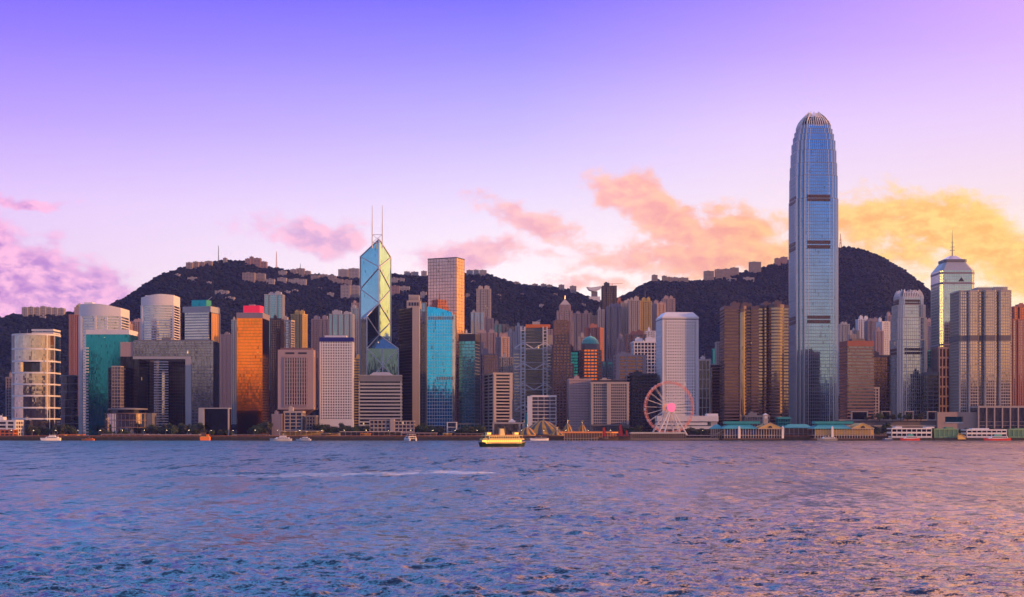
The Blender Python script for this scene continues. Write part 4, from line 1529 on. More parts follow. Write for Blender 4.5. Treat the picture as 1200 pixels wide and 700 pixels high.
for a, b2_, p0, p1, dd in ((650, 671.5, 520, 377, 0), (653, 670.5, 377, 364, 1), (656, 668.5, 364, 357, 2.5)):
    P = notch(rect(a, b2_, 2160 + dd, 26 - dd), (0, 2), 3, .2, 1.6)
    z0, z1 = (zz if p0 > 500 else Z(p0, 2160)), Z(p1, 2160)
    MB().prism(P, z0, z1).build('glazing', g_win, r)
    facade(P, z0 + .02, z1, 3.2, 1.1, .4, 2.8, 1.0, .5).build('facade_frame', PK, r)
P = rect(656.5, 668, 2163, 17)
cc = centroid(P)
MB().prism(outset(P, .6), Z(357, 2160), Z(349.5, 2160), top=[cc] * 4, caps=(True, False)).build('pointed_roof', CR, r)
MB().bar((cc[0], cc[1], Z(350, 2160)), (cc[0], cc[1], Z(345.5, 2160)), .4, 5, .15).build('spire', SL, r)

resi('lavender apartment slab right of the spired tower', 672, 691.5, 368.5, 2380, MV, n=3, plant=2)
resi('small lavender apartment block beside the lavender slab', 690, 700, 371, 2450, GR, n=2, plant=1)
resi('salmon flanked apartment tower above the green domed block', 688, 706, 385, 2180, SA, n=2, turn=70, plant=1)
resi('narrow grey apartment tower left of the unfinished tower', 701, 708, 364, 2300, LG, n=1, plant=1)
# --- unfinished tower with cranes
r = resi('tallest dark tower wrapped for construction with a crane on top', 706, 722.5, 336, 2330, DK, n=2, gl=g_bronze, style=(3.1, .9, .4, 3.0, .8, .5), plant=1, name='unfinished_tower', cat='tower under construction', group='towers behind the front row')
o = (X(718, 2330), 2340)
cr = MB().bar((o[0], o[1], Z(337, 2330)), (o[0], o[1], Z(331.5, 2330)), .5)
cr.bar((o[0] - 8, o[1], Z(332.5, 2330)), (o[0] + 17, o[1], Z(331.5, 2330)), .4)
cr.build('tower_crane', OR, r)

# --- green domed block
Yd = 1760.0
r = thing('domed_block', 'dark stone block with a green copper dome and gold lit windows', 'office block', (X(692, Yd), Yd + 20, GZ))
P = [(X(680, Yd), Yd + 6), (X(684, Yd), Yd), (X(700.5, Yd), Yd), (X(705, Yd), Yd + 6), (X(705, Yd), Yd + 32), (X(680, Yd), Yd + 32)]
MB().prism(P, GZ - .5, Z(410, Yd)).build('glazing', g_gold, r)
facade(P, GZ - .5, Z(410, Yd), 4, 2.0, .6, 4, 1.0, .5).build('facade_frame', CO, r)
P2 = scalepoly(P, .82)
MB().prism(P2, Z(410, Yd), Z(403, Yd)).build('attic', CO, r)
cx, cy = centroid(P2)
MB().lathe(cx, cy, [(11, Z(403, Yd)), (11, Z(402, Yd)), (9.4, Z(398, Yd)), (6, Z(395, Yd)), (1.2, Z(393.3, Yd)), (0, Z(393, Yd))], 16).build('dome', CP, r)
MB().bar((cx, cy, Z(393.5, Yd)), (cx, cy, Z(389.5, Yd)), .3).build('finial', SL, r)
tower('office_block', 'teal black glass block left of the green domed block', 'office block', rect(667, 680.5, 1790, 24), 413, 1790, DK, g_teal, (4, .9, .3, 4, .3, .3), plant=1)

# --- pair of hotels
tower('office_block', 'plain pinkish panel block left of the pillared hotel', 'office block', quad(667.5, 1640, 3, pr=692.5, l2=24), 446, 1640, PK, g_stone, (3.0, 2.1, .5, 1.8, .9, .55), plant=1)
r = tower('hotel_block', 'wide hotel block with a pale central pillar and fine window grid', 'hotel', quad(693, 1628, 2, pr=736.5, l2=28), 450, 1628, CR, g_stone, (3.35, .9, .5, 2.35, .55, .7), plant=1, corner=2.6)
MB().box(X(711, 1628), X(715.8, 1628), 1626.4, 1629, GZ, Z(449, 1628)).build('central_pillar', CR, r)
MB().box(X(694, 1628), X(735, 1628), 1629, 1650, Z(448.2, 1628), Z(445.5, 1628)).build('roof_band', DK, r)
mb = MB()
for q in range(18):
    xq = X(694 + q * 2.4, 1628)
    mb.box(xq - .4, xq + .4, 1620, 1621, GZ - .5, Z(499.5, 1628))
mb.box(X(692, 1628), X(737, 1628), 1619.5, 1628, Z(499.4, 1628), Z(497.5, 1628))
mb.build('arcade', CO, r)

# --- towers on the slope, centre right
resi('grey pink apartment tower in front of the unfinished tower', 711.5, 728, 360, 2230, MV, n=2, plant=2)
resi('salmon capped apartment tower right of the unfinished tower', 716, 729, 354, 2400, SA, n=2, plant=2)
resi('beige apartment tower left of the twin sunlit towers', 728, 741, 356, 2300, CR, n=2, plant=2)
resi('left of twin sunlit cream towers each with a dark sky garden', 737, 750, 353, 2220, CR, n=2, plant=2, group=None)
resi('right of twin sunlit cream towers each with a dark sky garden', 750.5, 763.5, 354, 2225, YW, n=2, plant=2, group=None)
for a in (744, 757):
    pass
resi('shadowed brown apartment tower right of the twin sunlit towers', 762, 769, 360, 2330, CO, n=1, plant=1)
resi('rose apartment tower left behind the porthole tower', 765.5, 779.5, 357, 2280, PK, n=2, turn=20, plant=2)
resi('tall peach apartment tower directly behind the porthole tower', 777, 791, 351, 2380, PK, n=2, plant=2)
resi('pale apartment block low left of the white grid block', 724, 738, 428, 1950, LG, n=2, plant=1)
resi('bluish low block behind the brown gridded office', 706, 724, 425, 1900, GR, n=2, gl=g_teal, plant=1, name='office_block', cat='office block', group='low blocks between the towers')
r = resi('salmon stepped block behind the white grid block', 734.5, 757, 393, 1960, SA, n=2, style='grid', plant=2, name='office_block', cat='office block', group='low blocks between the towers')
tower('office_block', 'white block with a bold square window grid left of the porthole tower', 'office block', quad(743, 1800, 4, pr=771, l2=22), 402, 1800, WH, g_dark, (4.4, 1.1, .7, 4.2, 1.1, .8), plant=2)
r = tower('office_block', 'brown and white gridded office behind the wide hotel block', 'office block', quad(722.5, 1720, 3, pr=757, l2=26), 418, 1720, PK, g_bronze, (4.2, 1.6, .6, 12.6, 1.4, .7), plant=1, corner=4.5)
tower('office_block', 'nearly black office mass left behind the observation wheel', 'office block', rect(741, 770, 1690, 30), 440, 1690, DK, g_dark, (4, .8, .3, 4, .4, .4), plant=1)

resi('dim grey apartment tower between the wide pink block and tallest slim cream one', 568, 578, 374, 2420, MV, n=2, plant=1)
resi('pale apartment tower above the left wing of the truss tower', 604, 613, 383, 2350, LG, n=2, plant=1)
resi('pinkish apartment tower above the right wing of the truss tower', 637, 648, 387, 2300, PK, n=2, plant=1)
resi('cream apartment tower low between the lavender slab and salmon flanked tower', 678, 690, 396, 2050, CR, n=2, plant=1)
resi('pale pink apartment tower left of the salmon stepped block', 724, 735, 398, 2100, PK, n=2, plant=1)
resi('white apartment tower peeping over the white grid block', 757, 768, 389, 2080, WH, n=2, plant=1)
# --- porthole tower
Yj = 1680.0
P = quad(776.5, Yj, 5, pl=769, pr=818.2)
zt = Z(373.5, Yj)
c = centroid(P)
r = thing('porthole_tower', 'pale grey tower dotted with small windows under a hipped roof', 'office tower', (c[0], c[1], GZ))
MB().prism(P, GZ - .5, zt, caps=(False, False)).build('glazing', g_dark, r)
fm = facade(P, GZ - .5, zt, 3.55, 2.05, .45, 2.95, 1.55, .5, corner=4.0)
fm.build('facade_frame', WH, r)
Pt = outset(P, .7)
mb = MB().prism(Pt, zt, zt + 2.2)
mb.prism(scalepoly(Pt, .985), zt + 2.19, Z(365.5, Yj), top=scalepoly(Pt, .74))
mb.build('hipped_roof', WH, r)
MB().prism(outset(P, .62), zt - .9, zt - .01).build('dark_roof_strip', DK, r)  # solid dark strip just under the roof edge

tower('office_block', 'dark block with white upright ribs right of the porthole tower', 'office block', rect(818.8, 832, 1720, 24), 423, 1720, WH, g_dark, (12, .8, .4, 4.6, .9, .7), plant=1)
resi('narrow turquoise office peeping beside the dark rotunda towers', 835.5, 841.5, 410, 2050, TQ, n=0, style='curt', gl=g_teal, name='office_block', cat='office block', group='low blocks between the towers', plant=0)
r = resi('beige gabled office left of the twin rounded towers', 840, 851, 402, 1950, CR, n=1, style='vert', name='office_block', cat='office block', group='low blocks between the towers', plant=0)
tower('office_block', 'dark glass block with golden reflections left of the twin rounded towers', 'office block', rect(833, 850.5, 1740, 22), 430, 1740, DK, g_silver, (4, .5, .2, 6, .4, .3), plant=0)
resi('small pale block beside the dark ribbed block', 830, 838, 428, 1850, LG, n=1, plant=1, name='office_block', cat='office block', group='low blocks between the towers')
# ================================================================== RIGHT THIRD
# --- twin rounded towers with horizontal bands


def lobed(px0, px1, Y, d, bays):
    """front made of rounded bays"""
    x0, x1 = X(px0, Y), X(px1, Y)
    pts = []
    n = len(bays)
    for (a, b_, dy, kind) in bays:
        xa, xb = X(a, Y), X(b_, Y)
        if kind == 'round':
            for i in range(9):
                t_ = math.pi * i / 8
                pts.append(((xa + xb) / 2 - (xb - xa) / 2 * math.cos(t_), Y + dy - min(6.5, (xb - xa) * .45) * math.sin(t_)))
        else:
            pts += [(xa, Y + dy), (xb, Y + dy)]
    return pts + [(x1, Y + d), (x0, Y + d)]


Ye = 1670.0
rb_ = tower('banded_tower', 'left of twin pink granite towers, banded with a silver bay', 'office tower',
      lobed(849, 889.5, Ye, 34, [(849, 865.5, 0, 'flat'), (865.7, 874.5, 3.5, 'round'), (875.5, 881, 8, 'flat'), (881.3, 889.5, 4, 'flat')]), 362.5, Ye, DG, g_bronze, (3.9, 1.75, .55, 90, 0, 0), plant=2, par=4)
tower('banded_tower', 'right of twin pink granite towers, with a pale sunlit right bay', 'office tower',
      lobed(888.5, 925, Ye + 16, 34, [(888.5, 894.5, 6, 'flat'), (894.7, 899.5, 2.5, 'round'), (900.5, 918.5, 0, 'round'), (919, 925, 5, 'flat')]), 361, Ye + 16, DG, g_champ, (3.9, 1.3, .45, 90, 0, 0), plant=2, par=4)

MB().lathe(X(870, Ye), Ye + 3.4, [(4.75, GZ), (4.75, Z(366, Ye))], 20, a0=math.pi, a1=2 * math.pi).build('bay_glazing', g_champ, rb_)

# --- the tall tapering tower, and its smaller sister: square plan, notched corners, set-backs, claw crown


def notched_plan(cx, cy, hw, nt):
    """square plan with stepped corners"""
    a = hw - nt
    b_ = hw - nt * .45
    q = [(-a, -hw), (a, -hw), (a, -b_), (b_, -b_), (b_, -a), (hw, -a), (hw, a), (b_, a), (b_, b_), (a, b_), (a, hw), (-a, hw), (-a, b_), (-b_, b_), (-b_, a), (-hw, a), (-hw, -a), (-b_, -a), (-b_, -b_), (-a, -b_)]
    th = math.radians(3)
    return [(cx + x * math.cos(th) - y * math.sin(th), cy + x * math.sin(th) + y * math.cos(th)) for x, y in q]


def claw_tower(label, pc, Y, tiers, mech, crown, fh, glz, frame, finw, notchk):
    want = tiers[0][2]
    cx, hw0 = X(pc, Y), X(600 + want / 2, Y)
    for _ in range(12):
        pp = [600 + F * q[0] / q[1] for q in notched_plan(cx, Y + hw0, hw0, hw0 * notchk)]
        hw0 *= want / (max(pp) - min(pp))
        cx += X(600 + pc - (max(pp) + min(pp)) / 2, Y)
    cy = Y + hw0
    r = thing('claw_tower', label, 'skyscraper', (cx, cy, GZ))
    for (pb, ptp, wpx) in tiers:
        hw = hw0 * wpx / tiers[0][2]
        P = notched_plan(cx, cy, hw, hw * notchk)
        z0 = GZ - .5 if pb > 495 else Z(pb, Y)
        z1 = Z(ptp, Y)
        MB().prism(P, z0, z1, caps=(False, True)).build('glazing', glz, r)
        fm = MB()
        n = max(1, round((z1 - z0) / fh))
        po, pi = outset(P, .16), outset(P, -.2)
        for i in range(n):
            zz = z0 + .02 + (z1 - z0) * i / n
            fm.ring(po, pi, zz, zz + fh * .13)
        fm.ring(outset(P, .3), outset(P, -.3), z1 - .7, z1 + .3)
        fm.build('spandrels', frame, r)
        fn = MB()
        for i in range(len(P)):
            a, b_ = P[i], P[(i + 1) % len(P)]
            L = math.hypot(b_[0] - a[0], b_[1] - a[1])
            e = ((b_[0] - a[0]) / L, (b_[1] - a[1]) / L)
            nn = (e[1], -e[0])
            m = max(1, round(L / finw))
            for q in range(m + 1):
                main = q in (0, m) or (L > 18 and q in (round(m * .14), m - round(m * .14)))
                w, dd = (.5, .55) if main else (.13, .32)
                s = min(max(L * q / m, w), L - w)
                pts = [(a[0] + e[0] * (s + u) + nn[0] * v, a[1] + e[1] * (s + u) + nn[1] * v) for u, v in ((-w, dd), (w, dd), (w, -.1), (-w, -.1))]
                fn.prism(pts, z0 + .01, z1 - .01)
        fn.build('mullions', SL, r)
    for (py0, py1, wpx) in mech:
        hw = hw0 * wpx / tiers[0][2]
        P = notched_plan(cx, cy, hw, hw * notchk)
        for i in range(len(P)):
            a, b_ = P[i], P[(i + 1) % len(P)]
            L = math.hypot(b_[0] - a[0], b_[1] - a[1])
            if L < 14:
                continue
            e = ((b_[0] - a[0]) / L, (b_[1] - a[1]) / L)
            nn = (e[1], -e[0])
            mm = MB()
            for (za, zb) in ((py1, py1 - (py1 - py0) * .42), (py0 + (py1 - py0) * .42, py0)):
                m = 9
                for q in range(m):
                    s0, s1 = L * (.10 + .8 * q / m), L * (.10 + .8 * (q + .86) / m)
                    mm.prism([(a[0] + e[0] * s + nn[0] * v, a[1] + e[1] * s + nn[1] * v) for s, v in ((s0, .75), (s1, .75), (s1, .1), (s0, .1))], Z(za, Y), Z(zb, Y))
            mm.build('plant_floor_louvre', BR, r)
    # claw crown: ribs that curve inwards
    pb, ptp, w0, w1 = crown
    hw = hw0 * w0 / tiers[0][2]
    hw1 = hw0 * w1 / tiers[0][2]
    P = notched_plan(cx, cy, hw, hw * notchk)
    z0, z1 = Z(pb, Y), Z(ptp, Y)
    inner = notched_plan(cx, cy, hw * .72, hw * .72 * notchk)
    MB().prism(inner, z0 - 1, z0 + (z1 - z0) * .55).build('roof_block', g_dark, r)
    cw = MB()
    for i in range(len(P)):
        a, b_ = P[i], P[(i + 1) % len(P)]
        L = math.hypot(b_[0] - a[0], b_[1] - a[1])
        m = max(1, round(L / (hw * .16)))
        for q in range(m + 1):
            x, y = a[0] + (b_[0] - a[0]) * q / m, a[1] + (b_[1] - a[1]) * q / m
            prev_ = None
            k_ = ((q * 7 + i * 3) % 4) * .06
            side = abs(q / m - .5) * 2
            for s in range(6):
                u = s / 5
                ka = 1 - (1 - hw1 / hw) * u ** 2.0
                z = z0 - 2 + (z1 - z0 + 2) * u * (1.0 - .12 * side * (L > 14) - k_ * .6)
                p = (cx + (x - cx) * ka, cy + (y - cy) * ka, z)
                if prev_:
                    cw.bar(prev_, p, .85 - .06 * s, 4)
                prev_ = p
    cw.build('crown_ribs', WH, r)
    return r


claw_tower('tallest tapering blue glass skyscraper with a claw shaped crown', 953.3, 1790,
           [(512, 232, 57.4), (232, 205, 56), (205, 190, 54.8), (190, 175, 53), (175, 163, 50.8), (163, 155, 47.5), (155, 149, 44), (149, 144, 40.5)],
           [(228.5, 236, 57.4), (282, 291.5, 57.4), (370, 379, 57.4)], (144.5, 126.5, 40.5, 13), 4.4, g_blue, solid('blue_steel', (.24, .28, .36), .35, .4, var=.06), 2.6, .30)
claw_tower('smaller tapering grey glass tower with a fringe of crown fins', 1064.8, 1720,
           [(512, 398, 43.5), (398, 372, 42), (372, 357, 39), (357, 347, 34.5)],
           [(408, 415.5, 43.5), (351, 357, 35.5)], (347.5, 338.5, 34.5, 27), 4.4, g_stone if False else glass('steel_blue_glass', (.38, .47, .56), 1.5, 4.2, rough=.07, tilt=.004, var=.06, lit=.001, dark=.02), LG, 2.6, .24)

# --- banded building with orange roof band
r = tower('office_block', 'striped brown office with a burnt orange roof band', 'office block', quad(993.3, 1660, 7, pl=984, pr=1024), 406, 1660, RG, g_stone, (3.9, 1.7, .55, 80, 0, 0), plant=0, par=0)
P = quad(993.3, 1660, 7, pl=984, pr=1024)
MB().prism(outset(P, .4), Z(406, 1660), Z(399.5, 1660)).build('roof_band', solid('burnt_orange', (.34, .11, .07), .6, var=.1), r)
MB().prism(scalepoly(P, .5), Z(399.4, 1660), Z(396.5, 1660)).build('plant_room', CO, r)
tower('office_block', 'dark bronze glass block right of the striped brown office', 'office block', quad(1023, 1740, 4, pr=1042.5, l2=26), 419, 1740, RG, g_bronze, (4, .6, .25, 5, .4, .3), plant=1, par=3)
tower('office_block', 'low sandy block at the right foot of the striped brown office', 'office block', rect(1022.5, 1030, 1668, 14), 456, 1668, CR, g_bronze, 'grid', plant=0)
resi('pale apartment tower close right of the tall tapering skyscraper', 984, 995.5, 381, 2350, LG, n=2, plant=2)
resi('white apartment tower with stepped roof behind the striped brown office', 1006, 1019, 375, 2420, WH, n=2, plant=2)
resi('short white apartment tower left of the stepped roof one', 999, 1007.5, 388, 2380, LG, n=2, plant=1)
resi('grey apartment tower with orange roof behind the dark bronze block', 1017, 1031, 377, 2350, MV, n=2, plant=2)
resi('balconied white apartment tower left of the smaller tapering tower', 1030.5, 1043.5, 378, 2280, WH, n=3, turn=15, plant=1)
resi('pinkish apartment tower peeping left of the smaller tapering tower', 1040, 1049, 371, 2500, PK, n=2, plant=1)
resi('pink apartment tower behind the right edge of the smaller tapering tower', 1083, 1094, 378, 2450, PK, n=2, plant=2)
resi('rose apartment tower left of the spired glass tower', 1092, 1104, 383, 2350, PK, n=2, plant=2)
tower('office_block', 'green glass block squeezed right of the smaller tapering tower', 'office block', rect(1086, 1094, 1830, 20), 412, 1830, CP, g_teal, 'curt', plant=0)
tower('office_block', 'dark shop block low right of the smaller tapering tower', 'office block', rect(1087, 1100, 1690, 18), 440, 1690, CO, g_dark, (5, 1.0, .3, 8, .6, .4), plant=1, par=4)
resi('pale apartment block between the green glass block and rose granite base', 1093, 1103, 416, 2000, PK, n=2, plant=1)

resi('cream apartment tower left edge of the group right of the tallest skyscraper', 996, 1003, 393, 2200, CR, n=2, plant=1)
resi('lilac apartment tower between the stepped roof and orange roofed ones', 1012, 1021, 383, 2520, MV, n=2, plant=1)
resi('pale apartment tower above the dark bronze glass block', 1026, 1035, 389, 2150, PK, n=2, plant=1)
resi('white apartment tower tight against the spired glass tower', 1098, 1106, 376, 2500, LG, n=2, plant=1)
# --- spired glass tower on a rose granite base
Yn = 1840.0
r = thing('spired_glass_tower', 'pale green glass tower with a stepped crown and tall spire', 'skyscraper', (X(1122, Yn), Yn + 22, GZ))


def oct_(pl, pr, Y, d, c):
    x0, x1 = X(pl, Y), X(pr, Y)
    return [(x0, Y + c), (x0 + c, Y), (x1 - c, Y), (x1, Y + c), (x1, Y + d - c), (x1 - c, Y + d), (x0 + c, Y + d), (x0, Y + d - c)]


P = oct_(1102, 1143, Yn, 46, 4.5)
MB().prism(P, GZ - .5, Z(317, Yn)).build('glazing', g_pale, r)
facade(P, GZ - .5, Z(317, Yn), 4.0, .5, .12, 3.2, .16, .2, corner=.8).build('facade_frame', SL, r)
for py in (320, 332, 404):
    MB().ring(outset(P, .5), outset(P, -.3), Z(py, Yn) - 1.2, Z(py, Yn) + 1.2).build('belt_course', MV, r)
top = scalepoly(P, .62)
MB().prism(P, Z(317, Yn) + .02, Z(306, Yn), top=top, caps=(False, True)).build('sloped_crown', LG, r)
MB().prism(scalepoly(P, .66), Z(306, Yn), Z(303, Yn)).build('crown_ring', GR, r)
MB().prism(scalepoly(P, .55), Z(303, Yn), Z(298, Yn), top=scalepoly(P, .22)).build('lantern', SL, r)
cx, cy = centroid(P)
mb = MB().bar((cx, cy, Z(298.5, Yn)), (cx, cy, Z(281, Yn)), .9, 6, .5).bar((cx, cy, Z(281, Yn)), (cx, cy, Z(267, Yn)), .42, 6, .15)
for py, w in ((291, 3.4), (287, 2.6), (282, 2.0)):
    mb.bar((cx - w, cy, Z(py, Yn)), (cx + w, cy, Z(py, Yn)), .45)
mb.build('spire', PK, r)
dm = MB()
for a in ((1102.6, 1109), (1122, 1130)):
    pass
tri = [(X(1123, Yn), Z(330, Yn)), (X(1130, Yn), Z(330, Yn)), (X(1126.5, Yn), Z(325, Yn))]
dm.face([(p[0], Yn - .6, p[1]) for p in tri]).face([(p[0], Yn - .2, p[1]) for p in reversed(tri)])
dm.build('gable_mark', DK, r)
r = tower('office_tower', 'rose granite tower with tall window strips below the spired glass tower', 'office tower', quad(1100, 1720, 3, pr=1125.5, l2=26), 409, 1720, PK, g_bronze, (12.4, 2.2, .6, 4.3, 1.5, .8), plant=0, par=2.5)

# --- big bay fronted towers at the right
Y4 = 1650.0
x0 = 1125.0
pts = []
bays = [(1125.5, 1135.5, 4), (1136, 1147.5, 1.5), (1147.8, 1153.5, 6), (1154, 1167, 0), (1167.3, 1171, 5), (1171.5, 1185.5, 0.5)]
P = []
for a, b_, dy in bays:
    xa, xb = X(a, Y4), X(b_, Y4)
    P += [(xa, Y4 + dy + 1.2), (xa + 1.4, Y4 + dy), (xb - 1.4, Y4 + dy), (xb, Y4 + dy + 1.2)]
P += [(X(1185.5, Y4), Y4 + 38), (X(1125.5, Y4), Y4 + 38)]
r = tower('hotel_tower', 'bulky bay fronted tower with a dark belt across its middle', 'hotel tower', P, 342, Y4, SD, glass('warm_silver_glass', (.58, .46, .34), 1.5, 3.5, rough=.07, tilt=.004, var=.08, lit=.001, dark=.04), (3.5, .95, .4, 2.6, .45, .45), plant=0, par=2)
MB().ring(outset(P, .9), outset(P, -.3), Z(399.5, Y4), Z(393, Y4)).build('belt_course', CO, r)
mb = MB().box(X(1148, Y4), X(1166, Y4), Y4 + 9, Y4 + 30, Z(342, Y4) + 2, Z(336, Y4)).box(X(1168, Y4), X(1184, Y4), Y4 + 9, Y4 + 30, Z(342, Y4) + 2, Z(335.5, Y4))
mb.build('plant_room', CR, r)
fm = MB()
for q in range(14):
    fm.bar((X(1150 + q * 2.4, Y4), Y4 + 8, Z(342, Y4) + 2), (X(1150 + q * 2.4, Y4), Y4 + 8, Z(334.5, Y4)), .25)
fm.build('roof_screen', SL, r)
tower('apartment_tower', 'orange lit tower cut by the right edge of the skyline', 'apartment tower', notch(rect(1188.5, 1230, 1700, 30), (0,), 4, .25, 3), 361, 1700, SA, g_gold, 'resi', plant=2)
tower('apartment_tower', 'lower orange front block at the right edge', 'apartment tower', notch(rect(1187, 1226, 1662, 24), (0,), 4, .25, 3), 376, 1662, SA, g_silver, 'resi', plant=0)
for i, (a, b2_, p, Yy, mt) in enumerate([(1232, 1262, 370, 1720, PK), (1268, 1300, 392, 1760, CR)]):
    tower('apartment_tower', ['rose apartment tower just past the right edge', 'cream apartment tower beyond the rose one past the edge'][i], 'apartment tower', rect(a, b2_, Yy, 28), p, Yy, mt, g_win, 'resi')

# --- podium of the station and shops
Yo = 1622.0
r = thing('podium_block', 'long glass and stone shop podium under the bay fronted tower', 'shopping podium', (X(1173, Yo), Yo + 16, GZ))
MB().box(X(1147, Yo), X(1230, Yo), Yo + 1, Yo + 28, GZ - .5, Z(478, Yo)).build('glazing', g_spec, r)
mb = MB().box(X(1146, Yo), X(1231, Yo), Yo, Yo + 28.5, Z(478, Yo), Z(475.8, Yo))
for q in range(9):
    xq = X(1146.2 + q * 9.3, Yo)
    mb.box(xq, xq + 1.5, Yo - .02, Yo + 2, GZ, Z(478, Yo) - .02)
for q in range(5):
    z = GZ + q * 4.2
    mb.box(X(1147, Yo), X(1230, Yo), Yo + .4, Yo + 1.2, z, z + .35)
mb.build('frame', CR, r)
r = thing('podium_block', 'blank peach coloured podium with one wide balcony opening', 'shopping podium', (X(1122, 1630), 1640, GZ))
xa, xb = X(1098, 1630), X(1148, 1630)
o0, o1 = X(1107, 1630), X(1128, 1630)
za, zc = Z(496, 1630), Z(488.5, 1630)
ztop = Z(483, 1630)
mb = MB().box(xa, o0, 1628, 1655, GZ - .5, ztop).box(o1, xb, 1628, 1655, GZ - .5, ztop).box(o0 + .001, o1 - .001, 1628, 1655, GZ - .5, za).box(o0 + .001, o1 - .001, 1628, 1655, zc, ztop - .02)
mb.build('walls', solid('peach_render', (.50, .35, .27), .7, var=.1), r)
MB().box(o0, o1, 1634, 1635, za, zc).build('window', g_teal, r)
MB().box(o0, o1, 1627.6, 1628.1, za - .3, za + 1.2).build('balcony_rail', SL, r)
r = thing('podium_block', 'low terraced podium with open framed bays below the striped office', 'shopping podium', (X(1040, 1632), 1645, GZ))
MB().box(X(984, 1632), X(1097.5, 1632), 1633, 1655, GZ - .5, Z(493, 1632)).build('walls', CO, r)
mb = MB().box(X(983, 1632), X(1098, 1632), 1631.5, 1633.1, Z(500, 1632), Z(498.5, 1632)).box(X(983, 1632), X(1097.8, 1632), 1631, 1656, Z(493, 1632), Z(491.8, 1632))
mb.build('ledges', CR, r)
for a, b2_ in ((998, 1017), (1033.5, 1043.5), (1060.5, 1070.5), (1087, 1097)):
    fr = MB()
    x0, x1 = X(a, 1632), X(b2_, 1632)
    z0, z1 = Z(492, 1632) + .02, Z(483, 1632)
    fr.box(x0, x0 + .8, 1632, 1636, z0, z1).box(x1 - .8, x1, 1632, 1636, z0, z1).box(x0 - .3, x1 + .3, 1631.5, 1637, z1, z1 + .9)
    fr.build('framed_bay', CR, r)
    MB().box(x0 + .8, x1 - .8, 1635.2, 1635.9, z0, z1).build('bay_window', g_dark, r)
tower('office_block', 'grey glass lobby block between twin granite towers and teal piers', 'lobby block', rect(873, 902, 1622, 20), 489, 1622, GR, g_stone, (4, .5, .2, 3, .4, .3), plant=1)
tower('office_block', 'low teal roofed lobby at the foot of the tallest skyscraper', 'lobby block', rect(912, 926, 1618, 16), 491, 1618, TQ, g_teal, 'curt', plant=0)
# long white post office behind the wheel
Yw = 1600.0
r = thing('post_office', 'long low white building of stacked horizontal bands behind the wheel', 'post office', (X(807, Yw), Yw + 15, GZ))
for i, (a, b2_, p0, p1) in enumerate(((770, 829, 498.5, 495.3), (770, 842, 494, 487.5), (770, 836, 503, 499.6))):
    MB().box(X(a, Yw), X(b2_, Yw), Yw + i * .3, Yw + 24, Z(p0, Yw), Z(p1, Yw)).build('white_band', WH, r)
MB().box(X(771, Yw), X(833, Yw), Yw + 2, Yw + 23, GZ - .5, Z(489, Yw)).build('glazing', g_spec, r)
MB().box(X(829, Yw), X(842, Yw), Yw + 3, Yw + 20, Z(487.5, Yw) - .01, Z(484.8, Yw)).build('roof_hut', WH, r)
MB().box(X(833.2, Yw), X(841, Yw), Yw + 2, Yw + 22, GZ - .5, Z(494, Yw) - .02).build('end_wall', LG, r)
# ================================================================== HILLSIDE HOUSES AND MASTS
HW = [solid('villa_white', (.40, .37, .36), .7, var=.1), solid('villa_cream', (.34, .28, .25), .7, var=.1), solid('villa_pink', (.36, .23, .21), .7, var=.1)]


def hill_house(label, pl, pr, pt, pb, wall, group, name='hillside_house', cat='house', crest=False, floors=None):
    pc = (pl + pr) / 2
    x, Y, z = on_hill(pc, pb)
    x0, x1 = X(pl, Y), X(pr, Y)
    z0 = Z(pb, Y) - 14
    z1 = Z(pt, Y)
    d = min(max(x1 - x0, 9), 16)
    r = thing(name, label, cat, (x, Y, z0), group)
    P = [(x0, Y - d * .6), (x1, Y - d * .6), (x1, Y + d * .4), (x0, Y + d * .4)]
    MB().prism(P, z0, z1).build('window_band', g_win, r)
    mb = facade(P, z0 + .02, z1, 3.4, 1.7, .3, 3.6, 1.5, .45)
    mb.build('walls', wall, r)
    MB().prism(outset(P, .6), z1 + .01, z1 + .7).box(x0 + (x1 - x0) * .3, x0 + (x1 - x0) * .55, Y - d * .3, Y + d * .1, z1 + .69, z1 + 2.6).build('roof', wall, r)
    return r


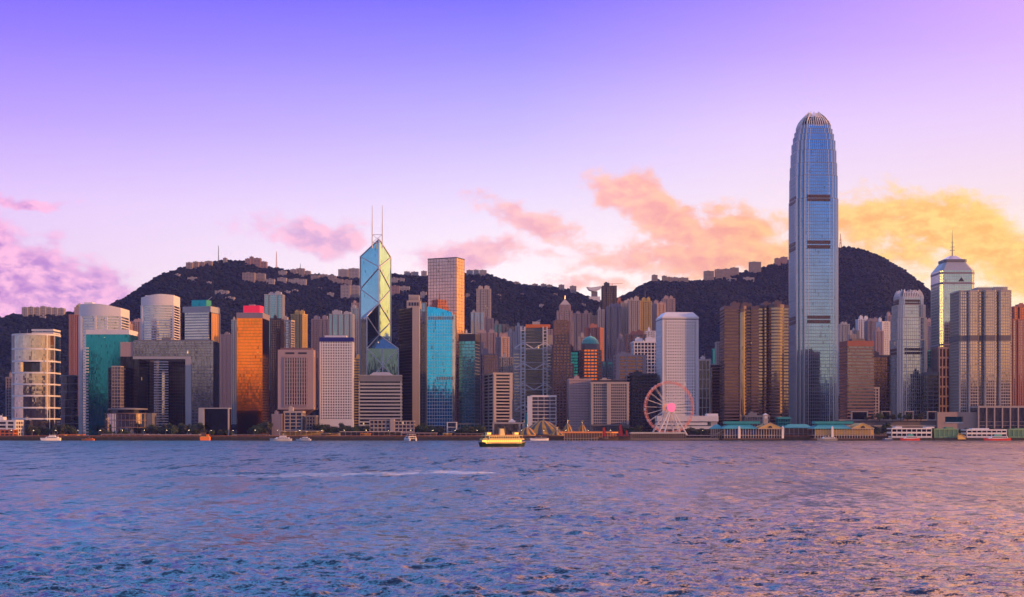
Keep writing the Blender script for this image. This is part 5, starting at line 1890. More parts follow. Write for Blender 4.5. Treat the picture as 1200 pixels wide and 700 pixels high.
G1 = 'houses along the hill crests'
rows = [
    ('pale mansion block in the row on the low left crest', [(27, 33, 361, 366), (34, 40, 360.5, 366), (41.5, 47, 361, 366), (48.5, 54, 359.8, 365.5), (55.5, 61, 361, 366), (62, 68, 361.5, 366.5), (69, 76, 362, 367)], 0),
    ('small pale villa low on the far left slope', [(26, 34, 371, 373.5), (48, 54, 371, 376)], 0),
    ('cream house in the cluster left of the tall hilltop mast', [(219, 226, 308.5, 314), (227, 233, 307.5, 313.5), (234, 240, 308, 313), (241, 249, 307, 311.5)], 1),
    ('small white house just right of the tall hilltop mast', [(262, 266, 303, 306)], 0),
    ('pink apartment house on the summit of the left hill', [(288, 294, 304, 308.5), (293, 297, 301.5, 308), (298, 306, 303.5, 310.5), (306, 313, 307.5, 312.5)], 2),
    ('long pale terrace of flats below the left summit', [(285, 299, 320.5, 330), (299.5, 311, 321.5, 331)], 1),
    ('white house in the scatter right of the pale terrace', [(313, 322, 328, 333.5), (326, 336, 326.5, 332), (327, 336, 318.5, 323), (339, 359, 328, 334.5)], 0),
    ('small white villa on the shadowed slope left of the terrace', [(221, 231, 326, 328.5), (253, 268, 341.5, 345.5), (265, 275, 349, 352.5)], 0),
    ('cream house strung along the ridge left of the prism tower', [(341, 348, 316.5, 321), (348, 357, 315.5, 321.5), (357.5, 364, 318.5, 323), (365, 374, 323.5, 328), (375, 384, 322.5, 327), (385, 394, 324, 328.5), (391, 402, 328, 334), (402, 412, 329, 334.5)], 1),
    ('grey slab of flats on the ridge left of the prism tower', [(397, 408, 316.5, 322), (409, 421, 315.5, 322)], 0),
    ('large white apartment block on the slope left of the prism tower', [(400, 410.5, 335, 350), (411, 421, 335.5, 350)], 0),
    ('pale house right of the prism tower on the slope', [(459, 466, 326.5, 333), (467, 474, 327, 331), (469, 480, 336.5, 341.5), (493, 500, 343, 349)], 0),
    ('dull red block of flats right of the prism tower', [(459, 468, 336, 347)], 2),
    ('small grey house on the ridge between prism and copper towers', [(474, 480, 319, 321.5), (482, 490, 319.5, 322.5), (494, 500, 318.5, 322.5)], 0),
    ('pale block of flats on the crest right of the copper tower', [(547, 554, 317.5, 321.5), (555, 561, 317, 321.5), (562, 570, 317.5, 321.5)], 0),
    ('small house along the dipping crest left of the wing topped tower', [(602, 608, 331, 333), (624, 630, 333.5, 336), (634, 640, 333.5, 336), (641, 647, 334.5, 337), (655, 661, 334.5, 337.5), (668, 675, 336, 340)], 1),
    ('white cottage alone on the dark slope above the spired tower', [(632, 637, 357.5, 360)], 0),
    ('pale house on the left end of the right hand crest', [(764, 770, 323, 328), (776, 781, 324, 328.5), (781.5, 787, 325.5, 329), (788, 794, 325.8, 329), (795, 806, 326.3, 329)], 1),
    ('boxy apartment block on the crest midway up the right hill', [(825, 836, 318.5, 325), (838, 846, 316.5, 323), (847, 855, 316, 322), (856, 865, 314.5, 320.5), (878, 891, 307.8, 314.5)], 1),
    ('white house among trees just below the right crest', [(851, 862, 327, 330.5), (871, 883, 326, 330)], 0),
    ('tiny pale villa half hidden in the woods below the left summit', [(206, 211, 322, 324.5), (243, 248, 331, 333.5), (334, 340, 342, 345), (343, 349, 340.5, 343), (372, 377, 338, 340.5), (384, 391, 344, 348)], 0),
    ('tiny pale villa half hidden in the woods right of the copper tower', [(552, 557, 330, 332.5), (546, 550, 345, 350), (582, 587, 346, 349), (610, 615, 345, 347.5), (648, 653, 345, 347.5), (680, 686, 357, 360)], 1),
    ('small house close left of the tallest skyscraper on the crest', [(908, 914, 303.5, 307), (915, 922, 302, 305.5)], 2),
]
for lab, lst, wk in rows:
    for (a, b_, p, q) in lst:
        hill_house(lab, a, b_, p, q, HW[wk], 'hill houses: ' + lab.split(' ', 1)[1] if len(lst) > 1 else None)

# summit lookout tower shaped like a wing
x, Y, z = on_hill(696, 351)
r = thing('lookout_tower', 'white hilltop lookout with an upturned wing shaped roof', 'lookout tower', (x, Y, z))
k = Y / F
zb, zt = Z(353, Y), Z(337, Y)
MB().box(x - 6 * k, x + 7 * k, Y - 8, Y + 6, zb - 12, Z(348, Y)).build('base', WH, r)
MB().box(x - 3 * k, x + 4 * k, Y - 7, Y + 5, Z(348, Y), Z(342, Y)).build('neck', GR, r)
wg = MB()
prof = [(-8.5, 336.8), (-6, 340.2), (0, 342.2), (8, 338.5), (8, 336), (0, 337.2), (-5, 337.6)]
f0 = [(x + a * k, Y - 14, Z(p, Y)) for a, p in prof]
f1 = [(p[0], Y + 12, p[2]) for p in f0]
wg.face(f0)
wg.face(f1[::-1])
for i in range(len(f0)):
    j = (i + 1) % len(f0)
    wg.face([f0[j], f0[i], f1[i], f1[j]])
wg.build('wing_roof', WH, r)


def mast(label, px, pb, pt, wbase, mat, arms=0):
    x, Y, z = on_hill(px, pb)
    z0, z1 = Z(pb, Y) - 6, Z(pt, Y)
    r = thing('radio_mast', label, 'radio mast', (x, Y, z0))
    mb = MB()
    w0, w1 = wbase, .35
    n = 10
    for sx, sy in ((-1, -1), (1, -1), (1, 1), (-1, 1)):
        mb.bar((x + sx * w0, Y + sy * w0, z0), (x + sx * w1, Y + sy * w1, z1), .45, 4, .25)
    for i in range(n):
        u0, u1 = i / n, (i + 1) / n
        a, b_ = w0 + (w1 - w0) * u0, w0 + (w1 - w0) * u1
        h0, h1 = z0 + (z1 - z0) * u0, z0 + (z1 - z0) * u1
        mb.bar((x - a, Y - a, h0), (x + b_, Y - b_, h1), .25)
        mb.bar((x + a, Y - a, h0), (x - b_, Y - b_, h1), .25)
    mb.build('lattice', mat, r)
    for q in range(arms):
        zz = z0 + (z1 - z0) * (.35 + .2 * q)
        MB().lathe(x, Y - 1, [(0, zz), (2.6, zz), (2.6, zz + 2), (0, zz + 2)], 8).build('dish_platform', mat, r)
    return r


mast('thin tall mast on the summit of the left hill', 256, 306, 288, 1.0, GR)
mast('short red tipped mast right of the pink summit houses', 324, 312, 295, 1.4, OR)
mast('stub mast on the ridge further right of the pink summit houses', 352, 318, 309, .8, GR)
mast('stout orange mast on the peak beside the tallest skyscraper', 985, 289, 274, 3.0, OR, arms=2)
mast('thin mast rising behind the tall peach apartment towers', 756, 352, 341, .6, GR)

# ================================================================== TREES ON THE SHORE
LF = []
for i, c in enumerate([(.030, .055, .018), (.045, .072, .022), (.055, .060, .025)]):
    m, t, b = newmat('leaf_%s' % ['dark', 'mid', 'olive'][i])
    g = t.new('ShaderNodeNewGeometry')
    n, _ = t.noise(g.outputs['Position'], 1.1, 3, .6)
    t.put(b.inputs['Base Color'], t.mix(n, tuple(v * .45 for v in c) + (1,), tuple(v * 1.7 for v in c) + (1,)))
    b.inputs['Roughness'].default_value = .8
    LF.append(m)
m_bark = solid('bark', (.09, .065, .045), .9, var=.2)


def make_tree(kind, seed):
    R_ = random.Random(seed)
    r = thing('tree', 'tree', 'tree', (0, 0, 0))
    tr = MB()
    H = [9.0, 10.5, 8.0, 9.5][kind]
    wd = [5.0, 3.9, 5.6, 3.2][kind]
    tr.bar((0, 0, -.5), (.2, .1, H * .45), .42, 6, .26)
    lobes = []
    for q in range(7):
        a = R_.uniform(0, 6.28)
        rr_ = wd * R_.uniform(.25, .7)
        h = H * R_.uniform(.48, .9)
        tr.bar((.2, .1, H * R_.uniform(.25, .44)), (rr_ * math.cos(a), rr_ * math.sin(a), h), .2, 5, .07)
        lobes.append((rr_ * math.cos(a), rr_ * math.sin(a), h, wd * R_.uniform(.34, .55)))
    lobes.append((0, 0, H * .86, wd * .5))
    tr.build('trunk', m_bark, r)
    lf = MB()
    for (lx, ly, lz, lr) in lobes:
        for q in range(95):
            v = Vector((R_.gauss(0, 1), R_.gauss(0, 1), R_.gauss(0, .8)))
            v.normalize()
            p = Vector((lx, ly, lz)) + v * lr * R_.uniform(.45, 1.05)
            if p.z < H * .22:
                continue
            s = R_.uniform(.30, .70)
            n_ = (v + Vector((R_.uniform(-.8, .8), R_.uniform(-.8, .8), R_.uniform(-.4, .9)))).normalized()
            a_ = n_.orthogonal().normalized()
            b_ = n_.cross(a_)
            lf.face([tuple(p + a_ * s), tuple(p + b_ * s * .8), tuple(p - a_ * s), tuple(p - b_ * s * .8)])
    lf.build('crown', LF[seed % 3], r)
    return r


protos = [make_tree(i, 20 + i) for i in range(4)]
used = [False] * 4


def place_tree(px, Y, s, label, group, i=None):
    i = i if i is not None else random.randrange(4)
    loc = (X(px, Y), Y, GZ)
    if not used[i]:
        used[i] = True
        o = protos[i]
        o.location = loc
        o.scale = (s, s, s)
        o.rotation_euler = (0, 0, random.uniform(0, 6))
        o['label'] = label
        o['group'] = group
        return o
    return dup(protos[i], loc, label, group, s * random.uniform(.9, 1.1), random.uniform(0, 6))


TR = [  # label, px range, count, distance, size
    ('dark bushy tree at the foot of the barrel fronted tower', 36, 84, 15, 1580, 1.05),
    ('small tree on the promenade before the drum hall', 116, 152, 7, 1562, .62),
    ('dark tree massed before the gateway building', 172, 236, 22, 1578, 1.0),
    ('low tree before the picture framed black hall', 238, 274, 7, 1560, .55),
    ('large dark tree at the foot of the gold tower', 294, 316, 6, 1590, 1.25),
    ('dark tree at the foot of the white hotel slab', 372, 432, 20, 1600, 1.0),
    ('dark tree between the cream hall block and cyan tower', 486, 516, 9, 1600, 1.1),
    ('slim tree before the teal grey tower', 536, 566, 7, 1582, 1.0),
    ('tree on the promenade right of the striped tent', 728, 752, 6, 1590, .9),
    ('tree before the long white post office', 808, 842, 8, 1575, .8),
    ('leafy tree right of the second teal roofed pier', 1022, 1042, 6, 1575, 1.0),
    ('roof garden tree on the terraced podium', 1012, 1085, 9, 1628, .7),
    ('small tree between the white ferry terminals', 1122, 1134, 3, 1572, .8),
    ('tree at the foot of the right hand podium', 1150, 1198, 7, 1600, .8),
]
for lab, a, b_, n, Y, s in TR:
    for i in range(n):
        px = a + (b_ - a) * (i + random.uniform(.15, .85)) / n
        o = place_tree(px, Y + random.uniform(-7, 7), s * random.uniform(.9, 1.5), lab, 'trees: ' + lab, i % 4)
        if 'roof garden' in lab:
            o.location.z = Z(494, 1632)

# ================================================================== PROMENADE THINGS
lp = thing('street_lamp', 'tall promenade lamp post behind the sea wall', 'street lamp', (0, 0, 0), 'promenade lamp posts')
MB().bar((0, 0, 0), (0, 0, 7.5), .14, 6, .09).build('pole', GR, lp)
MB().box(-.1, 1.5, -.12, .12, 7.4, 7.52).box(.9, 1.7, -.25, .25, 7.25, 7.41).build('lamp_arm', GR, lp)
MB().box(.95, 1.65, -.2, .2, 7.12, 7.24).build('lamp_head', solid('lamp_glow', (.9, .8, .6), .4, emit=(1, .75, .4), es=14.0), lp)
first = True
for px in list(range(12, 735, 26)) + list(range(822, 842, 14)):
    loc = (X(px, 1536), 1536, GZ)
    if first:
        lp.location = loc
        ROOT_LOC[lp.name] = loc
        first = False
    else:
        dup(lp, loc)

# covered ferry sheds with glowing undersides left of centre
g_glow = solid('lit_ceiling', (.8, .5, .2), .6, emit=(1.0, .45, .08), es=2.0)


def shed(label, pl, pr, py, Y, roof, glow=True, d=12.0, name='pier_shed', post=CR):
    x0, x1 = X(pl, Y), X(pr, Y)
    zt = Z(py, Y)
    r = thing(name, label, 'pier shed', ((x0 + x1) / 2, Y + d / 2, GZ))
    MB().box(x0, x1, Y, Y + d, zt - .7, zt).build('roof', roof, r)
    n = max(2, int((x1 - x0) / 6))
    for i in range(n + 1):
        x = x0 + .4 + (x1 - x0 - .8) * i / n
        MB().box(x - .22, x + .22, Y + .3, Y + .8, GZ - .3, zt - .7).build('post', post, r)
    MB().box(x0 + .6, x1 - .6, Y + d - 3, Y + d - 2.5, GZ, zt - .71).build('back_wall', YW if glow else CO, r)
    MB().box(x0 + .6, x1 - .6, Y + 1.5, Y + 2.0, GZ, GZ + 1.3).build('barrier', CO, r)
    if glow:
        for i in range(max(1, n // 2)):
            x = x0 + (x1 - x0) * (i + .5) / max(1, n // 2)
            MB().box(x - 1.2, x + 1.2, Y + 3, Y + 5, zt - .85, zt - .72).build('ceiling_light', g_glow, r)
    return r


shed('low white roofed ferry shed at the foot of the top heavy tower', 327, 378, 505, 1534, CR)
shed('short yellow walled ferry shed below the white hotel slab', 375, 397, 507.5, 1528, CO)
shed('long pale roofed quay shelter before the cream hall block', 398, 470, 505.8, 1538, CR, glow=False)
shed('small orange walled shed near the white catamaran', 422, 434, 508, 1529, OR)
shed('low pale shelter between catamaran and ferry', 470, 512, 507.3, 1536, PK, glow=False)
shed('yellow awning with white peak below the cyan tower', 519, 529, 508, 1530, YW)
shed('long flat kiosk roof on the promenade before the drum hall', 118, 172, 508.8, 1536, PK, glow=False, d=8)
shed('pale striped kiosk roof lit in front of the gateway building', 168, 234, 509.3, 1535, CR, glow=False, d=7)
shed('flat kiosk roof before the gold tower', 276, 312, 509.0, 1537, CO, glow=False, d=8)
shed('lit orange kiosk on the quay left of the white motor yacht', 68, 98, 509.2, 1530, OR, d=8)

# railings along the quay
rl = MB()
for i in range(520):
    x = -740 + i * 2.85
    rl.box(x, x + .12, SHORE + 1.2, SHORE + 1.32, GZ, GZ + 1.2)
rl.box(-740, 742, SHORE + 1.2, SHORE + 1.32, GZ + 1.2, GZ + 1.32)
rl.box(-740, 742, SHORE + 1.22, SHORE + 1.30, GZ + .6, GZ + .68)
tag(rl.build('railing', SL), 'metal railing running along the top of the sea wall', 'railing')

# low shops behind the centre promenade
tower('low_building', 'long glass fronted shop terrace below the teal grey tower', 'shop terrace', rect(523, 560, 1604, 16), 497.5, 1604, GR, g_teal, (4.5, .5, .3, 4, .35, .35), plant=0, par=1)
tower('low_building', 'small white walled shop at the left end of the shop terrace', 'low building', rect(524, 535, 1590, 10), 495.5, 1590, WH, g_stone, (6, .6, .3, 8, .8, .4), plant=0, par=.8)
r = thing('terminal_gate', 'framed passenger terminal with a small clock hut on its roof behind the ferry', 'ferry terminal', (X(596, 1600), 1608, GZ))
x0, x1 = X(577, 1600), X(614, 1600)
MB().box(x0, x1, 1600, 1618, Z(497, 1600), Z(495, 1600)).build('roof', CR, r)
for a in (577, 608, 612.2):
    MB().box(X(a, 1600), X(a, 1600) + 2, 1600.2, 1603, GZ, Z(497, 1600)).build('pillar', CR, r)
MB().box(x0 + 2, x1 - 2, 1606, 1607, GZ, Z(497, 1600)).build('glazing', g_spec, r)
MB().box(X(596, 1600), X(604, 1600), 1602, 1610, Z(495, 1600), Z(493, 1600)).prism(rect(597.5, 602.5, 1603, 5), Z(493, 1600), Z(490.5, 1600), top=[(X(600, 1600), 1605)] * 4, caps=(False, False)).build('clock_hut', WH, r)
shed('plain low loading shed between the shop terrace and ferry', 533, 566, 508, 1534, CO, glow=False)

# ================================================================== STRIPED TENTS
m_tent, t, b = newmat('striped_canvas')
uv = t.new('ShaderNodeUVMap')
u, v = t.sep(uv.outputs[0])[:2]
st = t.m('FRACT', t.m('ADD', t.m('MULTIPLY', u, 1.0), t.m('MULTIPLY', v, .35)))
t.put(b.inputs['Base Color'], t.mix(t.m('GREATER_THAN', st, .5), (.60, .30, .03, 1), (.09, .10, .10, 1)))
b.inputs['Roughness'].default_value = .75


def tent(label, pc, pbase, Y, rpx, hpx, stripes, lobes=1, name='striped_tent'):
    cx, cy = X(pc, Y), Y + rpx * Y / F
    r = thing(name, label, 'tent', (cx, cy, GZ))
    R0 = rpx * Y / F
    H = hpx * Y / F
    mb = MB()
    n, mrow = 48, 12
    zb = Z(pbase, Y)

    def pt(i, k):
        a = 2 * math.pi * i / n
        u = k / mrow
        rad = R0 * (1 - u) ** .8 * (1 + .05 * math.cos(a * 8) * (1 - u))
        z = zb + H * (math.sin(u * math.pi / 2) ** 1.15 * .82 + .18 * u ** 3)
        return (cx + rad * math.cos(a), cy + rad * math.sin(a) * .8, z), (i / n * stripes, u)
    for i in range(n):
        for k in range(mrow):
            q = [pt(i, k), pt(i + 1, k), pt(i + 1, k + 1), pt(i, k + 1)]
            if k == mrow - 1:
                q = q[:3]
            mb.face([p[0] for p in q], [p[1] for p in q])
    mb.build('canopy', m_tent, r, smooth=True)
    wl = MB()
    wl.lathe(cx, cy, [(R0 * .9, GZ - .2), (R0 * .93, zb + .3)], 32)
    wl.v = [(p[0], cy + (p[1] - cy) * .8, p[2]) for p in wl.v]
    wl.build('side_wall', YW, r)
    MB().bar((cx, cy, zb + H * .9), (cx, cy, zb + H + 3.5), .18, 5, .1).build('pole', SL, r)
    MB().box(cx, cx + 2.0, cy - .04, cy + .04, zb + H + 2.3, zb + H + 3.4).build('flag', YW, r)
    return r


tent('big yellow and grey striped circus tent on the promenade', 637, 509.5, 1562, 27, 17, 12)
tent('low striped annex tent at the left foot of the circus tent', 618, 509.5, 1556, 12, 9, 8)
tent('small pointed striped tent right of the circus tent', 665.5, 507.5, 1560, 7, 11.5, 8)
tent('smallest pointed striped tent before the wide hotel block', 682.5, 507.5, 1560, 6.5, 11, 8)
tent('low striped entrance tent between circus tent and pointed tents', 653, 510, 1552, 9, 6, 8)

# event pier with orange edged roof
Y = 1520.0
r = thing('event_pier', 'event pier with a long flat roof edged in orange', 'pier', (X(692, Y), Y - 6, 0))
x0, x1 = X(660, Y), X(722, Y)
MB().box(x0, x1, Y - 14, Y + 4, 1.6, 2.4).build('deck', CO, r)
MB().box(X(655, Y), X(716, Y), Y - 12, Y + 6, Z(507.7, Y), Z(505.9, Y)).prism([(X(716, Y), Y - 12), (X(724, Y), Y - 6), (X(724, Y), Y + 2), (X(716, Y), Y + 6)], Z(507.7, Y), Z(506.2, Y)).build('roof', solid('orange_fascia', (.70, .27, .08), .6, var=.1), r)
for i in range(20):
    x = x0 + 1 + (x1 - x0 - 2) * i / 19
    MB().box(x - .3, x + .3, Y - 11, Y - 10.3, -1.0, Z(507.7, Y)).build('post', CR, r)
MB().box(x0 + 1, x1 - 1, Y + .5, Y + 1.2, 2.41, Z(507.7, Y)).build('back_wall', solid('ochre_wall', (.42, .22, .1), .8, var=.2), r)

# promenade arcade under the wheel
Y = 1521.0
r = thing('promenade_arcade', 'long grey arcade on the water below the observation wheel', 'arcade', (X(768, Y), Y, 0))
x0, x1 = X(738, Y), X(802, Y)
MB().box(x0, x1, Y - 12, Y + 8, Z(508.3, Y), Z(506.6, Y)).build('roof', LG, r)
MB().box(x0, x1, Y - 13, Y + 6, .8, 1.8).build('deck', CO, r)
for i in range(30):
    x = x0 + .5 + (x1 - x0 - 1) * i / 29
    MB().box(x - .35, x + .35, Y - 11.6, Y - 10.8, -1, Z(508.3, Y)).build('column', CO, r)
MB().box(x0 + .2, x1 - .2, Y - 2, Y - 1.4, 1.81, Z(508.3, Y)).build('back_wall', RG, r)
r = thing('promenade_arcade', 'low concrete quay shed between wheel arcade and first teal roofed pier', 'arcade', (X(822, Y), Y, 0))
x0, x1 = X(803, Y), X(841, Y)
MB().box(x0, x1, Y - 8, Y + 6, .5, 2.6).build('deck', CO, r)
MB().box(x0, x1, Y - 6, Y + 5, Z(511, Y), Z(510, Y)).build('roof', MV, r)
for i in range(10):
    x = x0 + .5 + (x1 - x0 - 1) * i / 9
    MB().box(x - .2, x + .2, Y - 5.6, Y - 5.1, 2.6, Z(511, Y)).build('column', CO, r)

# ================================================================== OBSERVATION WHEEL
Yv = 1556.0
hx, hz_ = X(784, Yv), Z(477.8, Yv)
RW = 30.2 * Yv / F
r = thing('observation_wheel', 'white observation wheel with glowing pink hub and red rim', 'observation wheel', (hx, Yv, GZ))
tw_ = math.radians(14)
ax = Vector((math.sin(tw_), -math.cos(tw_), 0))       # axle, towards the water
rx = Vector((math.cos(tw_), math.sin(tw_), 0))
hub = Vector((hx, Yv, hz_))
WHL = solid('wheel_white', (.72, .68, .68), .4, var=.03)
RIM = solid('wheel_rim_red', (.72, .30, .24), .4, var=.05, emit=(1, .16, .08), es=.06)
for off in (-2.2, 2.2):
    mb = MB()
    N_ = 84
    for i in range(N_):
        a0, a1 = 2 * math.pi * i / N_, 2 * math.pi * (i + 1) / N_
        for rr in (RW, RW * .94):
            p = hub + ax * off + rx * rr * math.cos(a0) + Vector((0, 0, rr * math.sin(a0)))
            q = hub + ax * off + rx * rr * math.cos(a1) + Vector((0, 0, rr * math.sin(a1)))
            mb.bar(p, q, .30 if rr == RW else .2, 4)
        p = hub + ax * off + rx * RW * math.cos(a0) + Vector((0, 0, RW * math.sin(a0)))
        q = hub + ax * off + rx * RW * .94 * math.cos(a1) + Vector((0, 0, RW * .94 * math.sin(a1)))
        mb.bar(p, q, .14, 3)
    mb.build('rim', RIM, r)
for i in range(21):
    a = 2 * math.pi * (i + .4) / 21
    mb = MB()
    for off in (-2.2, 2.2):
        q = hub + ax * off + rx * RW * math.cos(a) + Vector((0, 0, RW * math.sin(a)))
        mb.bar(hub + ax * off * .6, q, .27, 4, .2)
    mb.build('spoke', WHL, r)
for i in range(42):
    a = 2 * math.pi * (i + .5) / 42
    c = hub + rx * RW * 1.0 * math.cos(a) + Vector((0, 0, RW * math.sin(a)))
    g_ = MB().lathe(c.x, c.y, [(0, c.z - 1.5), (.9, c.z - 1.35), (1.15, c.z - .4), (1.1, c.z + .5), (.8, c.z + 1.15), (0, c.z + 1.3)], 8)
    g_.build('gondola', RIM if i % 3 else WHL, r)
ROSE = solid('hub_glow', (.8, .2, .4), .4, emit=(1.0, .16, .34), es=.55)
AMB = solid('hub_glow_amber', (.8, .3, .1), .4, emit=(1.0, .28, .05), es=.6)
for off, rad, mm in ((7.5, 5.0, ROSE), (-7.5, 4.6, AMB)):
    c = hub + ax * off
    mb = MB()
    N_ = 28
    for i in range(N_):
        a0, a1 = 2 * math.pi * i / N_, 2 * math.pi * (i + 1) / N_
        p0 = c + rx * rad * math.cos(a0) + Vector((0, 0, rad * math.sin(a0)))
        p1 = c + rx * rad * math.cos(a1) + Vector((0, 0, rad * math.sin(a1)))
        f = ax * .6
        mb.face([tuple(c + f * 1.6), tuple(p0 + f), tuple(p1 + f)])
        mb.face([tuple(c - f), tuple(p1 - f), tuple(p0 - f)])
        mb.face([tuple(p0 + f), tuple(p0 - f), tuple(p1 - f), tuple(p1 + f)])
    mb.build('hub_disc', mm, r)
MB().bar(hub + ax * 7.4, hub - ax * 7.4, 1.3, 10).build('axle', WHL, r)
zfoot = GZ
for off in (8.5, -8.5):
    for s0, s1 in ((-18.5, -15), (18.5, 15)):
        for sp in (s0, s1 * .72):
            b0 = hub + ax * (off * 1.25) + rx * sp
            MB().bar((b0.x, b0.y, zfoot), hub + ax * off * .8, .9, 6, .7).build('leg', WHL, r)
MB().box(hx - 22, hx + 22, Yv - 9, Yv + 9, GZ - .3, GZ + 1.2).box(hx - 10, hx + 10, Yv - 7, Yv + 7, GZ + 1.19, GZ + 3.4).build('platform', LG, r)
# ================================================================== TEAL ROOFED PIERS


def hip(mb, x0, x1, y0, y1, z0, z1, inset, thick=.4):
    ym = (y0 + y1) / 2
    a, b_ = (x0 + inset, ym, z1), (x1 - inset, ym, z1)
    mb.face([(x0, y0, z0), (x1, y0, z0), b_, a])
    mb.face([(x1, y1, z0), (x0, y1, z0), a, b_])
    mb.face([(x0, y1, z0), (x0, y0, z0), a])
    mb.face([(x1, y0, z0), (x1, y1, z0), b_])
    mb.box(x0, x1, y0, y1, z0 - thick, z0 - .01)


def star_pier(label, pl, pr, Y, gable_l, gable_r, tower_px=None, blue=None):
    x0, x1 = X(pl, Y), X(pr, Y)
    r = thing('ferry_pier', label, 'ferry pier', ((x0 + x1) / 2, Y + 15, 0))
    ze, zr = Z(502.3, Y), Z(495.2, Y)
    zf = Z(510, Y)
    d = 34
    MB().box(x0 - 1, x1 + 1, Y - 1.5, Y + d, 1.0, 2.2).build('deck', BR, r)
    mb = MB()
    for i in range(26):
        x = x0 + (x1 - x0) * i / 25
        mb.bar((x, Y - .8, -1.5), (x, Y - .8, 1.2), .35, 6)
    mb.build('piles', BK, r)
    MB().box(x0, x1, Y, Y + d - 1, zf - .5, zf).build('upper_floor', CR, r)
    n = 22
    for i in range(n + 1):
        x = x0 + .4 + (x1 - x0 - .8) * i / n
        MB().box(x - .28, x + .28, Y - .1, Y + .5, 2.2, ze - .4).build('column', CR, r)
    MB().box(x0 + .5, x1 - .5, Y + 6, Y + 6.4, 2.21, zf - .51).build('lower_wall', g_spec, r)
    xs = X(blue[0], Y) if blue else x0 + .5
    xe = X(blue[1], Y) if blue else x1 - .5
    MB().box(xs, xe, Y + 1.4, Y + 1.8, zf + .02, ze - 1.2).build('upper_screen', BU if blue else YW, r)
    MB().box(x0 + .5, x1 - .5, Y + 4, Y + 4.4, zf + .02, ze - .45).build('upper_wall', g_spec, r)
    rm = MB()
    hip(rm, x0 - 1.5, X(gable_l, Y), Y - 1.5, Y + d, ze, zr + 1.0, 12)
    rm.build('roof', TQ, r)
    rm = MB()
    rm.box(x0 + 2, X(gable_l, Y) + 4, Y + 8, Y + 24, zr - 1.5, zr + 1.2)
    rm.build('roof_lantern', TQ, r)
    # gable end facing the harbour
    gx0, gx1 = X(gable_l, Y), X(gable_r, Y)
    gm = MB()
    gc = (gx0 + gx1) / 2
    zp = Z(496, Y)
    fr = [(gx0, Y - 2, ze), (gx1, Y - 2, ze), (gc, Y - 2, zp)]
    gm.face(fr)
    bk = [(p[0], Y + d, p[2]) for p in fr]
    gm.face(bk[::-1])
    gm.face([fr[1], bk[1], bk[2], fr[2]])
    gm.face([fr[0], fr[2], bk[2], bk[0]])
    gm.face([fr[1], fr[0], bk[0], bk[1]])
    gm.build('gable', YW, r)
    cf = MB()
    cf.bar((gx0 - .6, Y - 2.2, ze), (gc, Y - 2.2, zp + .3), .35).bar((gx1 + .6, Y - 2.2, ze), (gc, Y - 2.2, zp + .3), .35).box(gx0, gx1, Y - 2.5, Y - 1.9, ze - .6, ze)
    cf.build('gable_trim', CR, r)
    wm = MB()
    pts = [(gc + 2.2 * math.cos(math.pi * i / 10), Y - 2.4, ze + .6 + 2.4 * math.sin(math.pi * i / 10)) for i in range(11)]
    wm.face(pts[::-1]).face([(p[0], Y - 2.1, p[2]) for p in pts])
    wm.build('arched_window', DK, r)
    if tower_px:
        tx = X(tower_px, Y)
        tm = MB().box(tx - 2.4, tx + 2.4, Y + 8, Y + 12.8, zr - 4, Z(486.5, Y)).box(tx - 2.8, tx + 2.8, Y + 7.6, Y + 13.2, Z(492, Y) - .3, Z(492, Y) + .3)
        tm.build('clock_tower', CR, r)
        MB().box(tx - 2.9, tx + 2.9, Y + 7.5, Y + 13.3, Z(486.5, Y) + .01, Z(486, Y)).prism([(tx - 2.3, Y + 8), (tx + 2.3, Y + 8), (tx + 2.3, Y + 13), (tx - 2.3, Y + 13)], Z(486, Y), Z(484.2, Y), top=[(tx, Y + 10.5)] * 4, caps=(False, False)).build('cupola', WH, r)
        ck = MB().lathe(0, 0, [(0, 0), (1.5, 0)], 14)
        ck.v = [(tx + p[0], Y + 7.92, Z(489, Y) + p[1]) for p in ck.v]
        ck.build('clock_face', WH, r)
    for px in ((pl + 17, gable_r + .5) if tower_px else (pl + 20,)):
        xx = X(px, Y)
        MB().box(xx - 1.1, xx + 1.1, Y - 2.2, Y - .2, 2.2, ze + 1.2).prism([(xx - 1.3, Y - 2.4), (xx + 1.3, Y - 2.4), (xx + 1.3, Y), (xx - 1.3, Y)], ze + 1.2, ze + 2.8, top=[(xx, Y - 1.2)] * 4, caps=(True, False)).build('turret', WH, r)
    return r


star_pier('teal roofed ferry pier with clock tower and blue screens', 849, 917, 1500, 888, 916.5, tower_px=899, blue=(850, 889))
star_pier('teal roofed ferry pier with an arched gable and yellow columns', 955, 1024, 1500, 998, 1023.5, blue=None)
